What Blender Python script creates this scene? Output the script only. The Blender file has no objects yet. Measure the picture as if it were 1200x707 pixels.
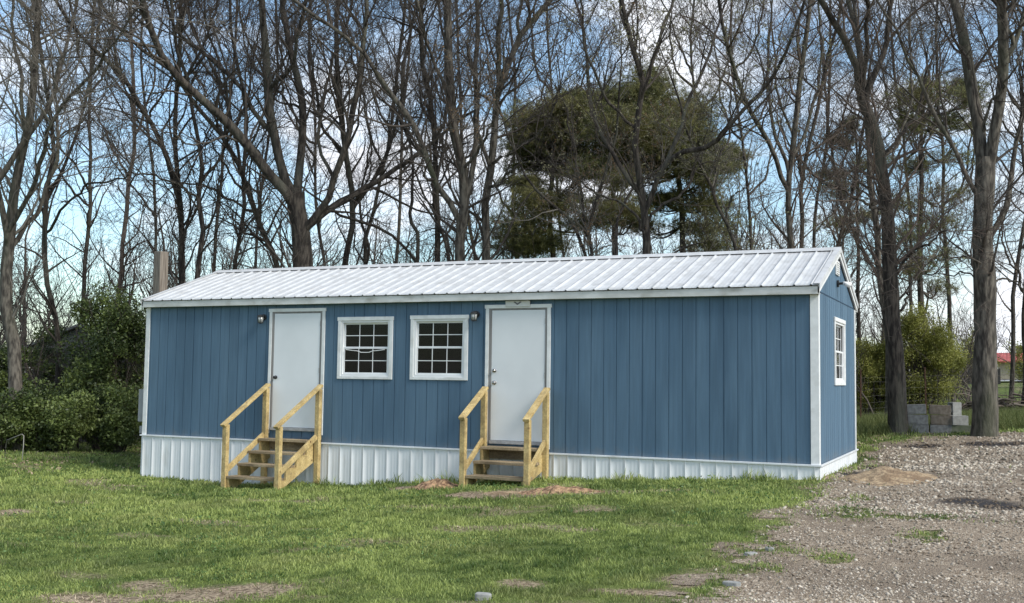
import bpy, math, random
import numpy as np
from mathutils import Matrix, Vector
random.seed(7); RNG = np.random.default_rng(11)
S = bpy.context.scene; COL = S.collection; R = math.radians

# ------------------------------------------------------------------ camera, world, sun, exposure
FPX = 1248.0; CAM = np.array([2.335, -15.22, 1.174]); YAW, PITCH, ROLL = -.4323, .0712, .0135
c_, s_ = math.cos(YAW), math.sin(YAW)
_f0 = np.array([s_, c_, 0]); _r0 = np.array([c_, -s_, 0]); _u0 = np.array([0, 0, 1.])
FW = _f0*math.cos(PITCH)+_u0*math.sin(PITCH); _u1 = -_f0*math.sin(PITCH)+_u0*math.cos(PITCH)
RT = _r0*math.cos(ROLL)+_u1*math.sin(ROLL); UP = -_r0*math.sin(ROLL)+_u1*math.cos(ROLL)
cd = bpy.data.cameras.new('camera'); cam = bpy.data.objects.new('camera', cd); COL.objects.link(cam)
cd.sensor_width = 36; cd.lens = FPX/1200*36; cd.clip_end = 2000; cd.clip_start = .1
cam.matrix_world = Matrix(((RT[0], UP[0], -FW[0], CAM[0]), (RT[1], UP[1], -FW[1], CAM[1]), (RT[2], UP[2], -FW[2], CAM[2]), (0, 0, 0, 1)))
S.camera = cam
S.render.resolution_x = 1024; S.render.resolution_y = 603
SUN_DIR = np.array([.90, -.20, .78]); SUN_DIR /= np.linalg.norm(SUN_DIR)
sl = bpy.data.lights.new('sun', 'SUN'); sl.energy = 2.3; sl.angle = R(18); sl.color = (1, .95, .87)
so = bpy.data.objects.new('sun', sl); COL.objects.link(so)
so.rotation_euler = Vector(SUN_DIR).to_track_quat('Z', 'Y').to_euler()
W = bpy.data.worlds.new('World'); S.world = W; W.use_nodes = True
nt = W.node_tree; nt.nodes.clear()
def N(t, **k):
    n = nt.nodes.new(t)
    for a, b in k.items(): setattr(n, a, b)
    return n
wo = N('ShaderNodeOutputWorld'); bg = N('ShaderNodeBackground'); bg.inputs['Strength'].default_value = .115
sky = N('ShaderNodeTexSky', sky_type='NISHITA'); sky.sun_disc = False
sky.sun_elevation = math.asin(SUN_DIR[2]); sky.sun_rotation = math.atan2(SUN_DIR[0], SUN_DIR[1]); sky.air_density = 1.2; sky.dust_density = .6
tc = N('ShaderNodeTexCoord'); mp = N('ShaderNodeMapping'); mp.inputs['Scale'].default_value = (1, 1, 2.0); mp.inputs['Location'].default_value = (3.1, .7, .3)
n1 = N('ShaderNodeTexNoise'); n1.inputs['Scale'].default_value = 5.5; n1.inputs['Detail'].default_value = 9; n1.inputs['Roughness'].default_value = .56; n1.inputs['Distortion'].default_value = .3
n2 = N('ShaderNodeTexNoise'); n2.inputs['Scale'].default_value = 6; n2.inputs['Detail'].default_value = 6
cr = N('ShaderNodeValToRGB'); cr.color_ramp.elements[0].position = .44; cr.color_ramp.elements[1].position = .63
cr.color_ramp.elements[0].color = (.10, .10, .10, 1); cr.color_ramp.elements[1].color = (1, 1, 1, 1)
cc = N('ShaderNodeValToRGB'); cc.color_ramp.elements[0].position = .3; cc.color_ramp.elements[1].position = .66
cc.color_ramp.elements[0].color = (4.4, 4.6, 5.0, 1); cc.color_ramp.elements[1].color = (6.6, 6.8, 7.2, 1)
tint = N('ShaderNodeMix', data_type='RGBA', blend_type='MULTIPLY'); tint.inputs[0].default_value = 1; tint.inputs[7].default_value = (.82, .97, 1.05, 1)
mx = N('ShaderNodeMix', data_type='RGBA')
L = nt.links.new
L(tc.outputs['Generated'], mp.inputs[0]); L(mp.outputs[0], n1.inputs[0]); L(mp.outputs[0], n2.inputs[0])
L(n1.outputs['Fac'], cr.inputs[0]); L(n2.outputs['Fac'], cc.inputs[0]); L(sky.outputs[0], tint.inputs[6])
L(cr.outputs[0], mx.inputs[0]); L(tint.outputs[2], mx.inputs[6]); L(cc.outputs[0], mx.inputs[7]); L(mx.outputs[2], bg.inputs[0]); L(bg.outputs[0], wo.inputs[0])
S.view_settings.view_transform = 'Standard'; S.view_settings.look = 'None'; S.view_settings.gamma = 1
S.view_settings.use_curve_mapping = False; S.view_settings.exposure = .78
S.render.engine = 'CYCLES'

# ------------------------------------------------------------------ photo pixel -> world ray helpers
def ray(x, y): return FW+RT*((x-600)/FPX)-UP*((y-353.5)/FPX)
def atD(x, y, D): return CAM+ray(x, y)*D
def project(P):
    d = np.asarray(P)-CAM; z = d@FW
    return 600+FPX*(d@RT)/z, 353.5-FPX*(d@UP)/z, z

# ------------------------------------------------------------------ noise and ground height
def hash2(i, j, seed):
    i = i.astype(np.int64); j = j.astype(np.int64)
    h = (i*374761393+j*668265263+seed*1442695041) & 0xffffffff
    h = ((h ^ (h >> 13))*1274126177) & 0xffffffff
    return ((h ^ (h >> 16)) & 0xffff)/65535.
def vnoise(x, y, seed=0):
    x = np.asarray(x, float); y = np.asarray(y, float)
    i, j = np.floor(x), np.floor(y); u, v = x-i, y-j
    u = u*u*(3-2*u); v = v*v*(3-2*v)
    a, b, c, d = hash2(i, j, seed), hash2(i+1, j, seed), hash2(i, j+1, seed), hash2(i+1, j+1, seed)
    return (a*(1-u)+b*u)*(1-v)+(c*(1-u)+d*u)*v
def fbm(x, y, seed=0, o=4):
    s = 0; a = .5; t = 0
    for k in range(o):
        s = s+a*vnoise(x*2**k, y*2**k, seed+k*17); t += a; a *= .5
    return s/t
CP = np.array([(0,0,-.17),(-2,0,-.27),(-3.8,0,-.37),(-5.85,0,-.52),(-7.8,0,-.66),(-10.7,0,-.76),(-12.3,0,-.73),(-9,-1,-.71),(-4.5,-1,-.44),
 (0,4.2,-.18),(.5,8.2,.2),(2,8.8,.26),(2.3,-15.2,-.42),(-1,-8,-.5),(-5,-8,-.75),(2.4,-6,-.35),(1.5,-2,-.2),(3,2,-.05),(-17,.8,-.58),(-19,5,-.8),
 (-6,8,-.3),(-15,12,-.7),(2,12,.3),(3,30,.6),(3,85,1.55),(-60,60,-.3),(45,40,1.2),(0,-60,-.6),(-60,-20,-1.),(60,-30,0),(-25,100,1.),(60,110,2)], float)
def _U(r2): return np.where(r2 > 1e-9, r2*np.log(r2+1e-12)*.5, 0)
_n = len(CP); _K = _U(((CP[:,None,:2]-CP[None,:,:2])**2).sum(-1))+np.eye(_n)*.02
_A = np.zeros((_n+3, _n+3)); _A[:_n,:_n] = _K; _A[:_n,_n] = 1; _A[:_n,_n+1:] = CP[:,:2]; _A[_n:,:_n] = _A[:_n,_n:].T
_w = np.linalg.solve(_A, np.concatenate([CP[:,2], [0,0,0]]))
def gz(x, y, bumps=True):
    x = np.asarray(x, float); y = np.asarray(y, float); sh = x.shape; x = x.ravel(); y = y.ravel()
    r = np.hypot(x, y); k = np.where(r > 115, 115/np.maximum(r, 1), 1); xx, yy = x*k, y*k
    z = np.full(x.shape, _w[_n])+_w[_n+1]*xx+_w[_n+2]*yy
    for i in range(_n): z = z+_w[i]*_U((xx-CP[i,0])**2+(yy-CP[i,1])**2)
    z = np.clip(z, -2.5, 4)
    if bumps:
        near = np.exp(-(((x+3)/22)**2+((y+4)/16)**2))
        z = z+near*(.05*(fbm(x*1.3, y*1.3, 3)-.5)+.03*(fbm(x*.9+y*2.2, y*3.1, 9)-.5))
    return z.reshape(sh)
def gz1(x, y): return float(gz(np.array([x]), np.array([y]))[0])
def gpix(x, y):                                   # the ground point seen at a photo pixel
    d = ray(x, y); t = 4.
    for k in range(4000):
        P = CAM+d*t
        if P[2] < gz1(P[0], P[1]): return P
        t += .05 if t < 40 else .5
    return P

# ------------------------------------------------------------------ mesh helpers
def newobj(name, me, parent=None):
    o = bpy.data.objects.new(name, me); COL.objects.link(o)
    if parent is not None: o.parent = parent
    return o
def tag(o, label=None, cat=None, group=None, kind=None):
    if label: o['label'] = label
    if cat: o['category'] = cat
    if group: o['group'] = group
    if kind: o['kind'] = kind
    return o
def empty(name, loc, label, cat, group=None, rz=0):
    o = newobj(name, None); o.location = [float(v) for v in loc]; o.rotation_euler = (0, 0, rz)
    o.empty_display_size = .2
    return tag(o, label, cat, group)
def npmesh(name, V, F, mat, parent=None, attr=None, smooth=False, origin=None):
    """V (n,3), F (m,3|4) int; attr per-vertex float 'v'"""
    V = np.asarray(V, np.float32)
    if origin is not None: V = V-np.asarray(origin, np.float32)
    F = np.asarray(F, np.int32)
    me = bpy.data.meshes.new(name); k = F.shape[1]
    me.vertices.add(len(V)); me.vertices.foreach_set('co', V.ravel())
    me.loops.add(F.size); me.loops.foreach_set('vertex_index', F.ravel())
    me.polygons.add(len(F)); me.polygons.foreach_set('loop_start', np.arange(len(F), dtype=np.int32)*k)
    me.polygons.foreach_set('loop_total', np.full(len(F), k, np.int32))
    if smooth: me.polygons.foreach_set('use_smooth', np.ones(len(F), bool))
    if attr is not None:
        a = me.attributes.new('v', 'FLOAT', 'POINT'); a.data.foreach_set('value', np.asarray(attr, np.float32))
    me.materials.append(mat); me.update(); me.validate()
    return newobj(name, me, parent)
class MB:
    def __init__(s): s.v = []; s.f = []
    def add(s, V, F):
        b = len(s.v); s.v += [tuple(map(float, p)) for p in V]; s.f += [tuple(i+b for i in f) for f in F]; return s
    def box(s, x0, x1, y0, y1, z0, z1):
        V = [(x0,y0,z0),(x1,y0,z0),(x1,y1,z0),(x0,y1,z0),(x0,y0,z1),(x1,y0,z1),(x1,y1,z1),(x0,y1,z1)]
        return s.add(V, [(0,3,2,1),(4,5,6,7),(0,1,5,4),(1,2,6,5),(2,3,7,6),(3,0,4,7)])
    def beam(s, a, b, w, h, up=(0,0,1)):          # rectangular bar from a to b, w sideways, h along up
        a = Vector(a); b = Vector(b); d = (b-a).normalized(); u = Vector(up); sd = d.cross(u).normalized(); u = sd.cross(d).normalized()
        V = []
        for P in (a, b):
            for i, j in ((-1,-1),(1,-1),(1,1),(-1,1)): V.append(P+sd*(i*w/2)+u*(j*h/2))
        return s.add(V, [(0,1,2,3),(7,6,5,4),(0,4,5,1),(1,5,6,2),(2,6,7,3),(3,7,4,0)])
    def tube(s, pts, r, n=10, cap=True):
        pts = [Vector(p) for p in pts]; rr = r if isinstance(r, (list, tuple)) else [r]*len(pts); V = []
        for i, P in enumerate(pts):
            d = (pts[min(i+1, len(pts)-1)]-pts[max(i-1, 0)]).normalized()
            ref = Vector((0,0,1)) if abs(d.z) < .9 else Vector((1,0,0)); a = d.cross(ref).normalized(); b = d.cross(a)
            for k in range(n): t = 2*math.pi*k/n; V.append(P+a*(rr[i]*math.cos(t))+b*(rr[i]*math.sin(t)))
        F = [(i*n+k, i*n+(k+1)%n, (i+1)*n+(k+1)%n, (i+1)*n+k) for i in range(len(pts)-1) for k in range(n)]
        if cap: F += [tuple(range(n))[::-1], tuple(range((len(pts)-1)*n, len(pts)*n))]
        return s.add(V, F)
    def prism(s, poly, axis, a, b):               # polygon in the other two axes extruded a..b along axis
        n = len(poly); V = []
        for t in (a, b):
            for p in poly:
                q = list(p); q.insert(axis, t); V.append(q)
        return s.add(V, [tuple(range(n)), tuple(range(2*n-1, n-1, -1))]+[(i, n+i, n+(i+1)%n, (i+1)%n) for i in range(n)])
    def build(s, name, mat, parent=None, bevel=0, smooth=False, seg=2):
        me = bpy.data.meshes.new(name); me.from_pydata(s.v, [], s.f); me.materials.append(mat)
        import bmesh
        bm = bmesh.new(); bm.from_mesh(me); bmesh.ops.recalc_face_normals(bm, faces=bm.faces); bm.to_mesh(me); bm.free()
        if smooth:
            for p in me.polygons: p.use_smooth = True
        o = newobj(name, me, parent)
        if bevel:
            m = o.modifiers.new('bevel', 'BEVEL'); m.width = bevel; m.segments = seg; m.limit_method = 'ANGLE'
        return o

# ------------------------------------------------------------------ materials
def rgb(c): return (c[0], c[1], c[2], 1)
def mat(name, c1, c2=None, rough=.7, scale=5, detail=6, bump=0, bscale=None, stretch=(1,1,1), attr=None, spec=.4, metal=0, lo=.35, hi=.65, c3=None, s3=1.0, coord='Object', trans=0, f3=(.5,.62)):
    m = bpy.data.materials.new(name); m.use_nodes = True; t = m.node_tree; n = t.nodes; l = t.links.new
    b = n['Principled BSDF']; b.inputs['Roughness'].default_value = rough; b.inputs['Metallic'].default_value = metal
    b.inputs['Specular IOR Level'].default_value = spec; b.inputs['Base Color'].default_value = rgb(c1)
    tc = n.new('ShaderNodeTexCoord'); mp = n.new('ShaderNodeMapping'); mp.inputs['Scale'].default_value = stretch; l(tc.outputs[coord], mp.inputs[0])
    out = None
    if c2:
        if attr:
            f = n.new('ShaderNodeAttribute'); f.attribute_name = attr; fac = f.outputs['Fac']; lo, hi = 0, 1
        else:
            f = n.new('ShaderNodeTexNoise'); f.inputs['Scale'].default_value = scale; f.inputs['Detail'].default_value = detail; l(mp.outputs[0], f.inputs[0]); fac = f.outputs['Fac']
        r = n.new('ShaderNodeValToRGB'); r.color_ramp.elements[0].position = lo; r.color_ramp.elements[1].position = hi
        r.color_ramp.elements[0].color = rgb(c1); r.color_ramp.elements[1].color = rgb(c2); l(fac, r.inputs[0]); out = r.outputs[0]
    if c3:
        g = n.new('ShaderNodeTexNoise'); g.inputs['Scale'].default_value = s3; g.inputs['Detail'].default_value = 5; l(mp.outputs[0] if not attr else tc.outputs[coord], g.inputs[0])
        gr = n.new('ShaderNodeMapRange'); gr.inputs[1].default_value = f3[0]; gr.inputs[2].default_value = f3[1]; l(g.outputs['Fac'], gr.inputs[0])
        mxx = n.new('ShaderNodeMix'); mxx.data_type = 'RGBA'; l(gr.outputs[0], mxx.inputs[0]); l(out, mxx.inputs[6]); mxx.inputs[7].default_value = rgb(c3); out = mxx.outputs[2]
    if out: l(out, b.inputs['Base Color'])
    if bump:
        bn = n.new('ShaderNodeTexNoise'); bn.inputs['Scale'].default_value = bscale or scale*3; bn.inputs['Detail'].default_value = 6; l(mp.outputs[0], bn.inputs[0])
        bb = n.new('ShaderNodeBump'); bb.inputs['Strength'].default_value = 1; bb.inputs['Distance'].default_value = bump; l(bn.outputs['Fac'], bb.inputs['Height']); l(bb.outputs[0], b.inputs['Normal'])
    if trans:
        tr = n.new('ShaderNodeBsdfTranslucent'); ms = n.new('ShaderNodeMixShader'); ms.inputs[0].default_value = trans
        if out: l(out, tr.inputs[0])
        else: tr.inputs[0].default_value = rgb(c1)
        l(b.outputs[0], ms.inputs[1]); l(tr.outputs[0], ms.inputs[2]); l(ms.outputs[0], n['Material Output'].inputs[0])
    return m
def splash(m):
    # mud splashed up from the ground onto the lowest part of the boards, and fine vertical weathering
    t = m.node_tree; n = t.nodes; l = t.links.new; b = n['Principled BSDF']; src = b.inputs['Base Color'].links[0].from_socket
    tc = n.new('ShaderNodeTexCoord'); sp = n.new('ShaderNodeSeparateXYZ'); l(tc.outputs['Object'], sp.inputs[0])
    nz = n.new('ShaderNodeTexNoise'); nz.inputs['Scale'].default_value = 7; nz.inputs['Detail'].default_value = 8; l(tc.outputs['Object'], nz.inputs[0])
    a = n.new('ShaderNodeMath'); a.operation = 'MULTIPLY_ADD'; l(sp.outputs['Z'], a.inputs[0]); a.inputs[1].default_value = -2.4; l(nz.outputs['Fac'], a.inputs[2])
    mr = n.new('ShaderNodeMapRange'); mr.inputs[1].default_value = .15; mr.inputs[2].default_value = .65; mr.inputs[4].default_value = .38; l(a.outputs[0], mr.inputs[0])
    mx = n.new('ShaderNodeMix'); mx.data_type = 'RGBA'; l(mr.outputs[0], mx.inputs[0]); l(src, mx.inputs[6]); mx.inputs[7].default_value = (.17,.155,.13,1)
    mp = n.new('ShaderNodeMapping'); mp.inputs['Scale'].default_value = (26, 26, 1.2); l(tc.outputs['Object'], mp.inputs[0]); n3 = n.new('ShaderNodeTexNoise'); n3.inputs['Scale'].default_value = 1; n3.inputs['Detail'].default_value = 7; l(mp.outputs[0], n3.inputs[0])
    m3 = n.new('ShaderNodeMapRange'); m3.inputs[1].default_value = .3; m3.inputs[2].default_value = .7; m3.inputs[3].default_value = .90; m3.inputs[4].default_value = 1.1; l(n3.outputs['Fac'], m3.inputs[0])
    vm = n.new('ShaderNodeVectorMath'); vm.operation = 'SCALE'; l(mx.outputs[2], vm.inputs[0]); l(m3.outputs[0], vm.inputs['Scale']); l(vm.outputs[0], b.inputs['Base Color'])
def knots(m):
    t = m.node_tree; n = t.nodes; l = t.links.new; b = n['Principled BSDF']; src = b.inputs['Base Color'].links[0].from_socket
    tc = n.new('ShaderNodeTexCoord'); v = n.new('ShaderNodeTexVoronoi'); v.inputs['Scale'].default_value = 5.5; l(tc.outputs['Object'], v.inputs[0])
    mr = n.new('ShaderNodeMapRange'); mr.inputs[1].default_value = .06; mr.inputs[2].default_value = .13; mr.inputs[3].default_value = .85; mr.inputs[4].default_value = 0; l(v.outputs['Distance'], mr.inputs[0])
    mx = n.new('ShaderNodeMix'); mx.data_type = 'RGBA'; l(mr.outputs[0], mx.inputs[0]); l(src, mx.inputs[6]); mx.inputs[7].default_value = (.12,.06,.025,1)
    w = n.new('ShaderNodeTexNoise'); w.inputs['Scale'].default_value = 38; w.inputs['Detail'].default_value = 5; l(tc.outputs['Object'], w.inputs[0])
    m3 = n.new('ShaderNodeMapRange'); m3.inputs[1].default_value = .3; m3.inputs[2].default_value = .7; m3.inputs[3].default_value = .72; m3.inputs[4].default_value = 1.2; l(w.outputs['Fac'], m3.inputs[0])
    vm = n.new('ShaderNodeVectorMath'); vm.operation = 'SCALE'; l(mx.outputs[2], vm.inputs[0]); l(m3.outputs[0], vm.inputs['Scale']); l(vm.outputs[0], b.inputs['Base Color'])
M = {}
M['siding'] = mat('blue siding', (.076,.138,.204), (.096,.164,.232), .62, 2.2, 8, .0016, 55, (1,1,.16), c3=(.066,.120,.178), s3=2.0, spec=.3, f3=(.47,.68))
splash(M['siding'])
M['joint'] = mat('joint dark blue', (.03,.06,.10), rough=.9)
M['white'] = mat('white painted trim', (.66,.67,.66), (.76,.77,.76), .5, 9, 6, .0008, 60, c3=(.55,.55,.52), s3=3, f3=(.55,.8))
M['door'] = mat('white door skin', (.70,.72,.73), (.76,.78,.79), .4, 1.5, 4, .0004, 25)
M['door2'] = mat('grey white door skin', (.66,.68,.69), (.72,.74,.75), .42, 1.5, 4, .0004, 25)
M['fascia'] = mat('weathered white fascia', (.52,.52,.49), (.68,.68,.66), .6, 6, 7, .001, 40, (.5,1,1), c3=(.38,.37,.33), s3=5, f3=(.56,.75))
M['roof'] = mat('white roof metal', (.52,.53,.535), (.60,.61,.615), .42, 7, 9, .0006, 25, (1,.6,1), c3=(.42,.42,.41), s3=6, spec=.4, f3=(.5,.8))
M['skirt'] = mat('white skirting metal', (.66,.68,.70), (.76,.78,.79), .36, 1.5, 5, .0015, 8, (1,1,.5), c3=(.54,.54,.52), s3=3.2, spec=.5, f3=(.55,.8))
M['jamb'] = mat('grey door jamb', (.17,.165,.16), (.27,.26,.25), .5, 12, 5, .0006, 60, (1,1,.1))
M['sill'] = mat('aluminium threshold', (.30,.30,.30), (.42,.42,.42), .4, 20, 3)
M['vinyl'] = mat('white window vinyl', (.70,.71,.71), (.78,.79,.79), .35, 3, 3)
M['wood'] = mat('yellow treated lumber', (.40,.285,.118), (.56,.43,.20), .65, 7, 8, .0012, 60, (1,1,1), c3=(.30,.22,.10), s3=4, f3=(.52,.72))
knots(M['wood'])
M['tread'] = mat('weathered tread lumber', (.20,.15,.09), (.40,.31,.19), .8, 9, 8, .0015, 50, (.3,3,1), c3=(.15,.115,.075), s3=3, f3=(.52,.72))
knots(M['tread'])
M['knot'] = mat('wood knot', (.10,.06,.03), rough=.8)
M['black'] = mat('black metal', (.015,.015,.016), rough=.35, spec=.6)
M['chrome'] = mat('dull nickel', (.35,.34,.33), rough=.3, metal=.9)
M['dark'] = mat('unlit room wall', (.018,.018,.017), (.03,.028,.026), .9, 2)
M['grey'] = mat('grey utility metal', (.22,.23,.24), (.30,.31,.32), .5, 4, 4)
M['lampglass'] = mat('frosted lamp glass', (.35,.36,.35), rough=.15, spec=.8)
M['lampwhite'] = mat('white lamp head', (.8,.8,.78), rough=.3)
M['block'] = mat('grey concrete block', (.15,.15,.145), (.26,.26,.25), .95, 14, 8, .003, 90)
M['blockbrown'] = mat('brown stained block', (.12,.10,.08), (.21,.18,.145), .95, 14, 8, .003, 90)
M['blocklight'] = mat('pale concrete block', (.24,.24,.23), (.34,.34,.32), .95, 14, 8, .003, 90)
M['blockmoss'] = mat('mossy concrete block', (.11,.13,.08), (.20,.20,.16), .95, 8, 8, .003, 90)
M['rust'] = mat('rusty steel', (.07,.035,.02), (.14,.08,.05), .85, 20, 6)
M['wire'] = mat('weathered fence wire', (.14,.13,.115), rough=.6)
M['post'] = mat('weathered square timber', (.13,.105,.085), (.29,.25,.21), .9, 9, 9, .006, 40, (3,3,.2))
M['pipe'] = mat('pale pipe', (.24,.23,.20), rough=.5)
M['barkdark'] = mat('dark bark', (.024,.019,.016), (.085,.071,.058), .95, 16, 9, .03, 26, (1,1,.22), lo=.42, hi=.6, c3=(.11,.11,.085), s3=1.6, f3=(.5,.75))
M['barkgrey'] = mat('grey bark', (.042,.036,.030), (.145,.128,.105), .95, 16, 9, .025, 26, (1,1,.25), lo=.4, hi=.62, c3=(.075,.08,.05), s3=1.2, f3=(.5,.72))
M['barkpink'] = mat('pale brown bark', (.16,.12,.10), (.27,.215,.185), .95, 5, 8, .01, 14, (1,1,.3))
M['twigdark'] = mat('dark twigs', (.045,.036,.030), (.085,.070,.058), .9, 2)
M['twiggrey'] = mat('grey twigs', (.12,.105,.088), (.20,.18,.155), .9, 2)
M['twigred'] = mat('reddish budding twigs', (.085,.062,.050), (.15,.115,.092), .9, 2)
M['bud'] = mat('pale opening buds', (.20,.19,.10), (.34,.32,.20), .8, attr='v', trans=.2)
M['budred'] = mat('russet buds', (.17,.10,.055), (.30,.20,.11), .8, attr='v', trans=.2)
M['needle'] = mat('pine needles', (.060,.076,.026), (.255,.245,.085), .6, attr='v', trans=.15, c3=(.25,.215,.085), s3=.5, f3=(.48,.75))
M['leafdark'] = mat('evergreen leaves', (.030,.050,.012), (.18,.23,.06), .55, attr='v', trans=.2, spec=.5)
M['leafspring'] = mat('yellow green spring leaves', (.16,.17,.035), (.36,.36,.09), .6, attr='v', trans=.35)
M['leafyellow'] = mat('yellow blossom', (.30,.26,.04), (.50,.42,.10), .7, attr='v', trans=.3)
M['shed'] = mat('weathered shed boards', (.07,.065,.06), (.14,.13,.12), .95, 4, 6, .003, 30, (4,4,.3))
M['redroof'] = mat('red metal roof', (.30,.055,.045), (.40,.085,.07), .6, 1.0, 4)
M['tanwall'] = mat('tan wall', (.36,.30,.22), (.44,.38,.28), .8, 1, 4)
M['asphalt'] = mat('pale worn asphalt', (.26,.26,.26), (.36,.36,.36), .9, 2, 5)
M['boards'] = mat('dark board fence', (.045,.042,.040), (.08,.075,.07), .9, 2, 5)
M['sand'] = mat('tan sandy dirt', (.20,.14,.085), (.46,.34,.21), .98, 14, 10, .03, 30, coord='Object', c3=(.20,.135,.08), s3=3)
M['redclay'] = mat('orange brown dug dirt', (.15,.085,.05), (.47,.30,.17), .98, 16, 10, .035, 28, lo=.4, hi=.6)
M['stick'] = mat('grey brown sticks', (.09,.07,.055), (.16,.13,.105), .95, 3)
def glass():
    m = bpy.data.materials.new('window glass'); m.use_nodes = True; t = m.node_tree; n = t.nodes; l = t.links.new; n.clear()
    o = n.new('ShaderNodeOutputMaterial'); ms = n.new('ShaderNodeMixShader'); tr = n.new('ShaderNodeBsdfTransparent'); g = n.new('ShaderNodeBsdfGlossy')
    fr = n.new('ShaderNodeFresnel'); fr.inputs[0].default_value = 1.32; tr.inputs[0].default_value = (.72,.76,.75,1); g.inputs['Roughness'].default_value = .02
    ge = n.new('ShaderNodeNewGeometry'); mu = n.new('ShaderNodeMath'); mu.operation = 'MULTIPLY_ADD'; l(ge.outputs['Backfacing'], mu.inputs[0]); mu.inputs[1].default_value = -1; mu.inputs[2].default_value = 1
    m2 = n.new('ShaderNodeMath'); m2.operation = 'MULTIPLY'; l(mu.outputs[0], m2.inputs[0]); l(fr.outputs[0], m2.inputs[1]); l(m2.outputs[0], ms.inputs[0]); l(tr.outputs[0], ms.inputs[1]); l(g.outputs[0], ms.inputs[2]); l(ms.outputs[0], o.inputs[0]); return m
M['glass'] = glass()

# ------------------------------------------------------------------ masks on the ground (1 grass .. 0 bare/gravel)
edge_px = [(967,563),(945,578),(915,598),(890,618),(868,642),(850,668),(838,690),(815,712)]
EDGE = np.array([gpix(*p)[:2] for p in edge_px])
d0 = EDGE[-1]-EDGE[-2]; EDGE = np.vstack([EDGE, EDGE[-1]+d0/np.linalg.norm(d0)*14])
top_px = [(1003,533),(1040,519),(1075,513),(1120,511),(1165,507),(1200,505)]
TOP = np.array([gpix(*p)[:2] for p in top_px])
POLY = np.vstack([[(0.0,4.3)], TOP, [TOP[-1]+np.array([30,0])], [(60,-60)], EDGE[::-1], [(0,0)]])
def sd_poly(x, y, P):                              # signed distance, >0 inside
    d = np.full(x.shape, 1e9); ins = np.zeros(x.shape, bool); n = len(P)
    for i in range(n):
        a, b = P[i], P[(i+1)%n]; e = b-a; L2 = e@e
        if L2 < 1e-12: continue
        t = np.clip(((x-a[0])*e[0]+(y-a[1])*e[1])/L2, 0, 1)
        d = np.minimum(d, np.hypot(x-a[0]-t*e[0], y-a[1]-t*e[1]))
        c = ((a[1] > y) != (b[1] > y)) & (x < (b[0]-a[0])*(y-a[1])/(b[1]-a[1]+1e-12)+a[0]); ins ^= c
    return np.where(ins, d, -d)
def blobs(x, y, L_):                               # ragged patches at photo pixels: (px,py,rx,ry,angle)
    m = np.zeros(x.shape)
    for (gx, gy, rx, ry) in L_:
        w = fbm(x*2.1+gx, y*2.1+gy, 41)-.5
        m = np.maximum(m, np.clip(1.15-(((x-gx)/rx)**2+((y-gy)/ry)**2)*.75+w*2.2, 0, 1))
    return m
def gb(px, py, rx, ry): P = gpix(px, py); return (P[0], P[1], rx, ry)
GP = [gb(985,602,.55,.45), gb(925,648,.3,.35), gb(890,640,.3,.3), gb(880,668,.35,.3), gb(968,655,.22,.2), gb(850,672,.3,.3), gb(1078,632,.25,.3), gb(1150,612,.9,.13), gb(1075,607,.5,.16), gb(815,700,.3,.2), gb(1000,585,.25,.3)]
BP = [gb(215,696,1.25,.42), gb(110,706,.8,.3), gb(300,690,.5,.25), gb(612,685,.2,.16), gb(752,694,.34,.12), gb(812,678,.2,.3), gb(850,645,.16,.3), gb(900,606,.16,.3), gb(700,599,.25,.25), gb(20,600,.3,.2)]
DP = [gb(500,571,.55,.3), gb(580,580,.75,.35), gb(655,577,.75,.3)]
def grassmask(x, y):
    s = sd_poly(x, y, POLY); w = (fbm(x*1.6, y*1.6, 5)-.5)*1.0+(fbm(x*7, y*7, 15)-.5)*.45
    g = np.clip(.5-(s+w*1.0-.12)/.55, 0, 1)
    g = np.maximum(g, blobs(x, y, GP)*.62)
    g = g*(1-.93*blobs(x, y, BP)); g = g*(1-blobs(x, y, DP))
    g = np.clip(g+(fbm(x*13, y*13, 101, 3)-.5)*1.5*np.clip(1-np.abs(g-.5)*1.9, 0, 1), 0, 1)
    g = g*(1-.55*np.clip((fbm(x*.9+7, y*2.0, 77, 3)-.62)*8, 0, 1))
    return g

# ------------------------------------------------------------------ ground sheet
def nodemat_ground():
    m = bpy.data.materials.new('lawn soil'); m.use_nodes = True; t = m.node_tree; n = t.nodes; l = t.links.new; b = n['Principled BSDF']; b.inputs['Roughness'].default_value = 1; b.inputs['Specular IOR Level'].default_value = .1
    a = n.new('ShaderNodeAttribute'); a.attribute_name = 'v'; tc = n.new('ShaderNodeTexCoord')
    def nz(s, c1, c2, lo=.35, hi=.65, d=8):
        f = n.new('ShaderNodeTexNoise'); f.inputs['Scale'].default_value = s; f.inputs['Detail'].default_value = d; l(tc.outputs['Object'], f.inputs[0])
        r = n.new('ShaderNodeValToRGB'); r.color_ramp.elements[0].position = lo; r.color_ramp.elements[1].position = hi; r.color_ramp.elements[0].color = rgb(c1); r.color_ramp.elements[1].color = rgb(c2); l(f.outputs['Fac'], r.inputs[0]); return r.outputs[0]
    gr = nz(5, (.060,.085,.022), (.13,.165,.045)); dr = nz(22, (.11,.08,.055), (.40,.315,.225), .38, .62)
    mm = n.new('ShaderNodeMix'); mm.data_type = 'RGBA'; l(a.outputs['Fac'], mm.inputs[0]); l(dr, mm.inputs[6]); l(gr, mm.inputs[7]); l(mm.outputs[2], b.inputs['Base Color'])
    f = n.new('ShaderNodeTexNoise'); f.inputs['Scale'].default_value = 35; f.inputs['Detail'].default_value = 8; l(tc.outputs['Object'], f.inputs[0])
    bb = n.new('ShaderNodeBump'); bb.inputs['Distance'].default_value = .02; l(f.outputs['Fac'], bb.inputs['Height']); l(bb.outputs[0], b.inputs['Normal']); return m
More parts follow.
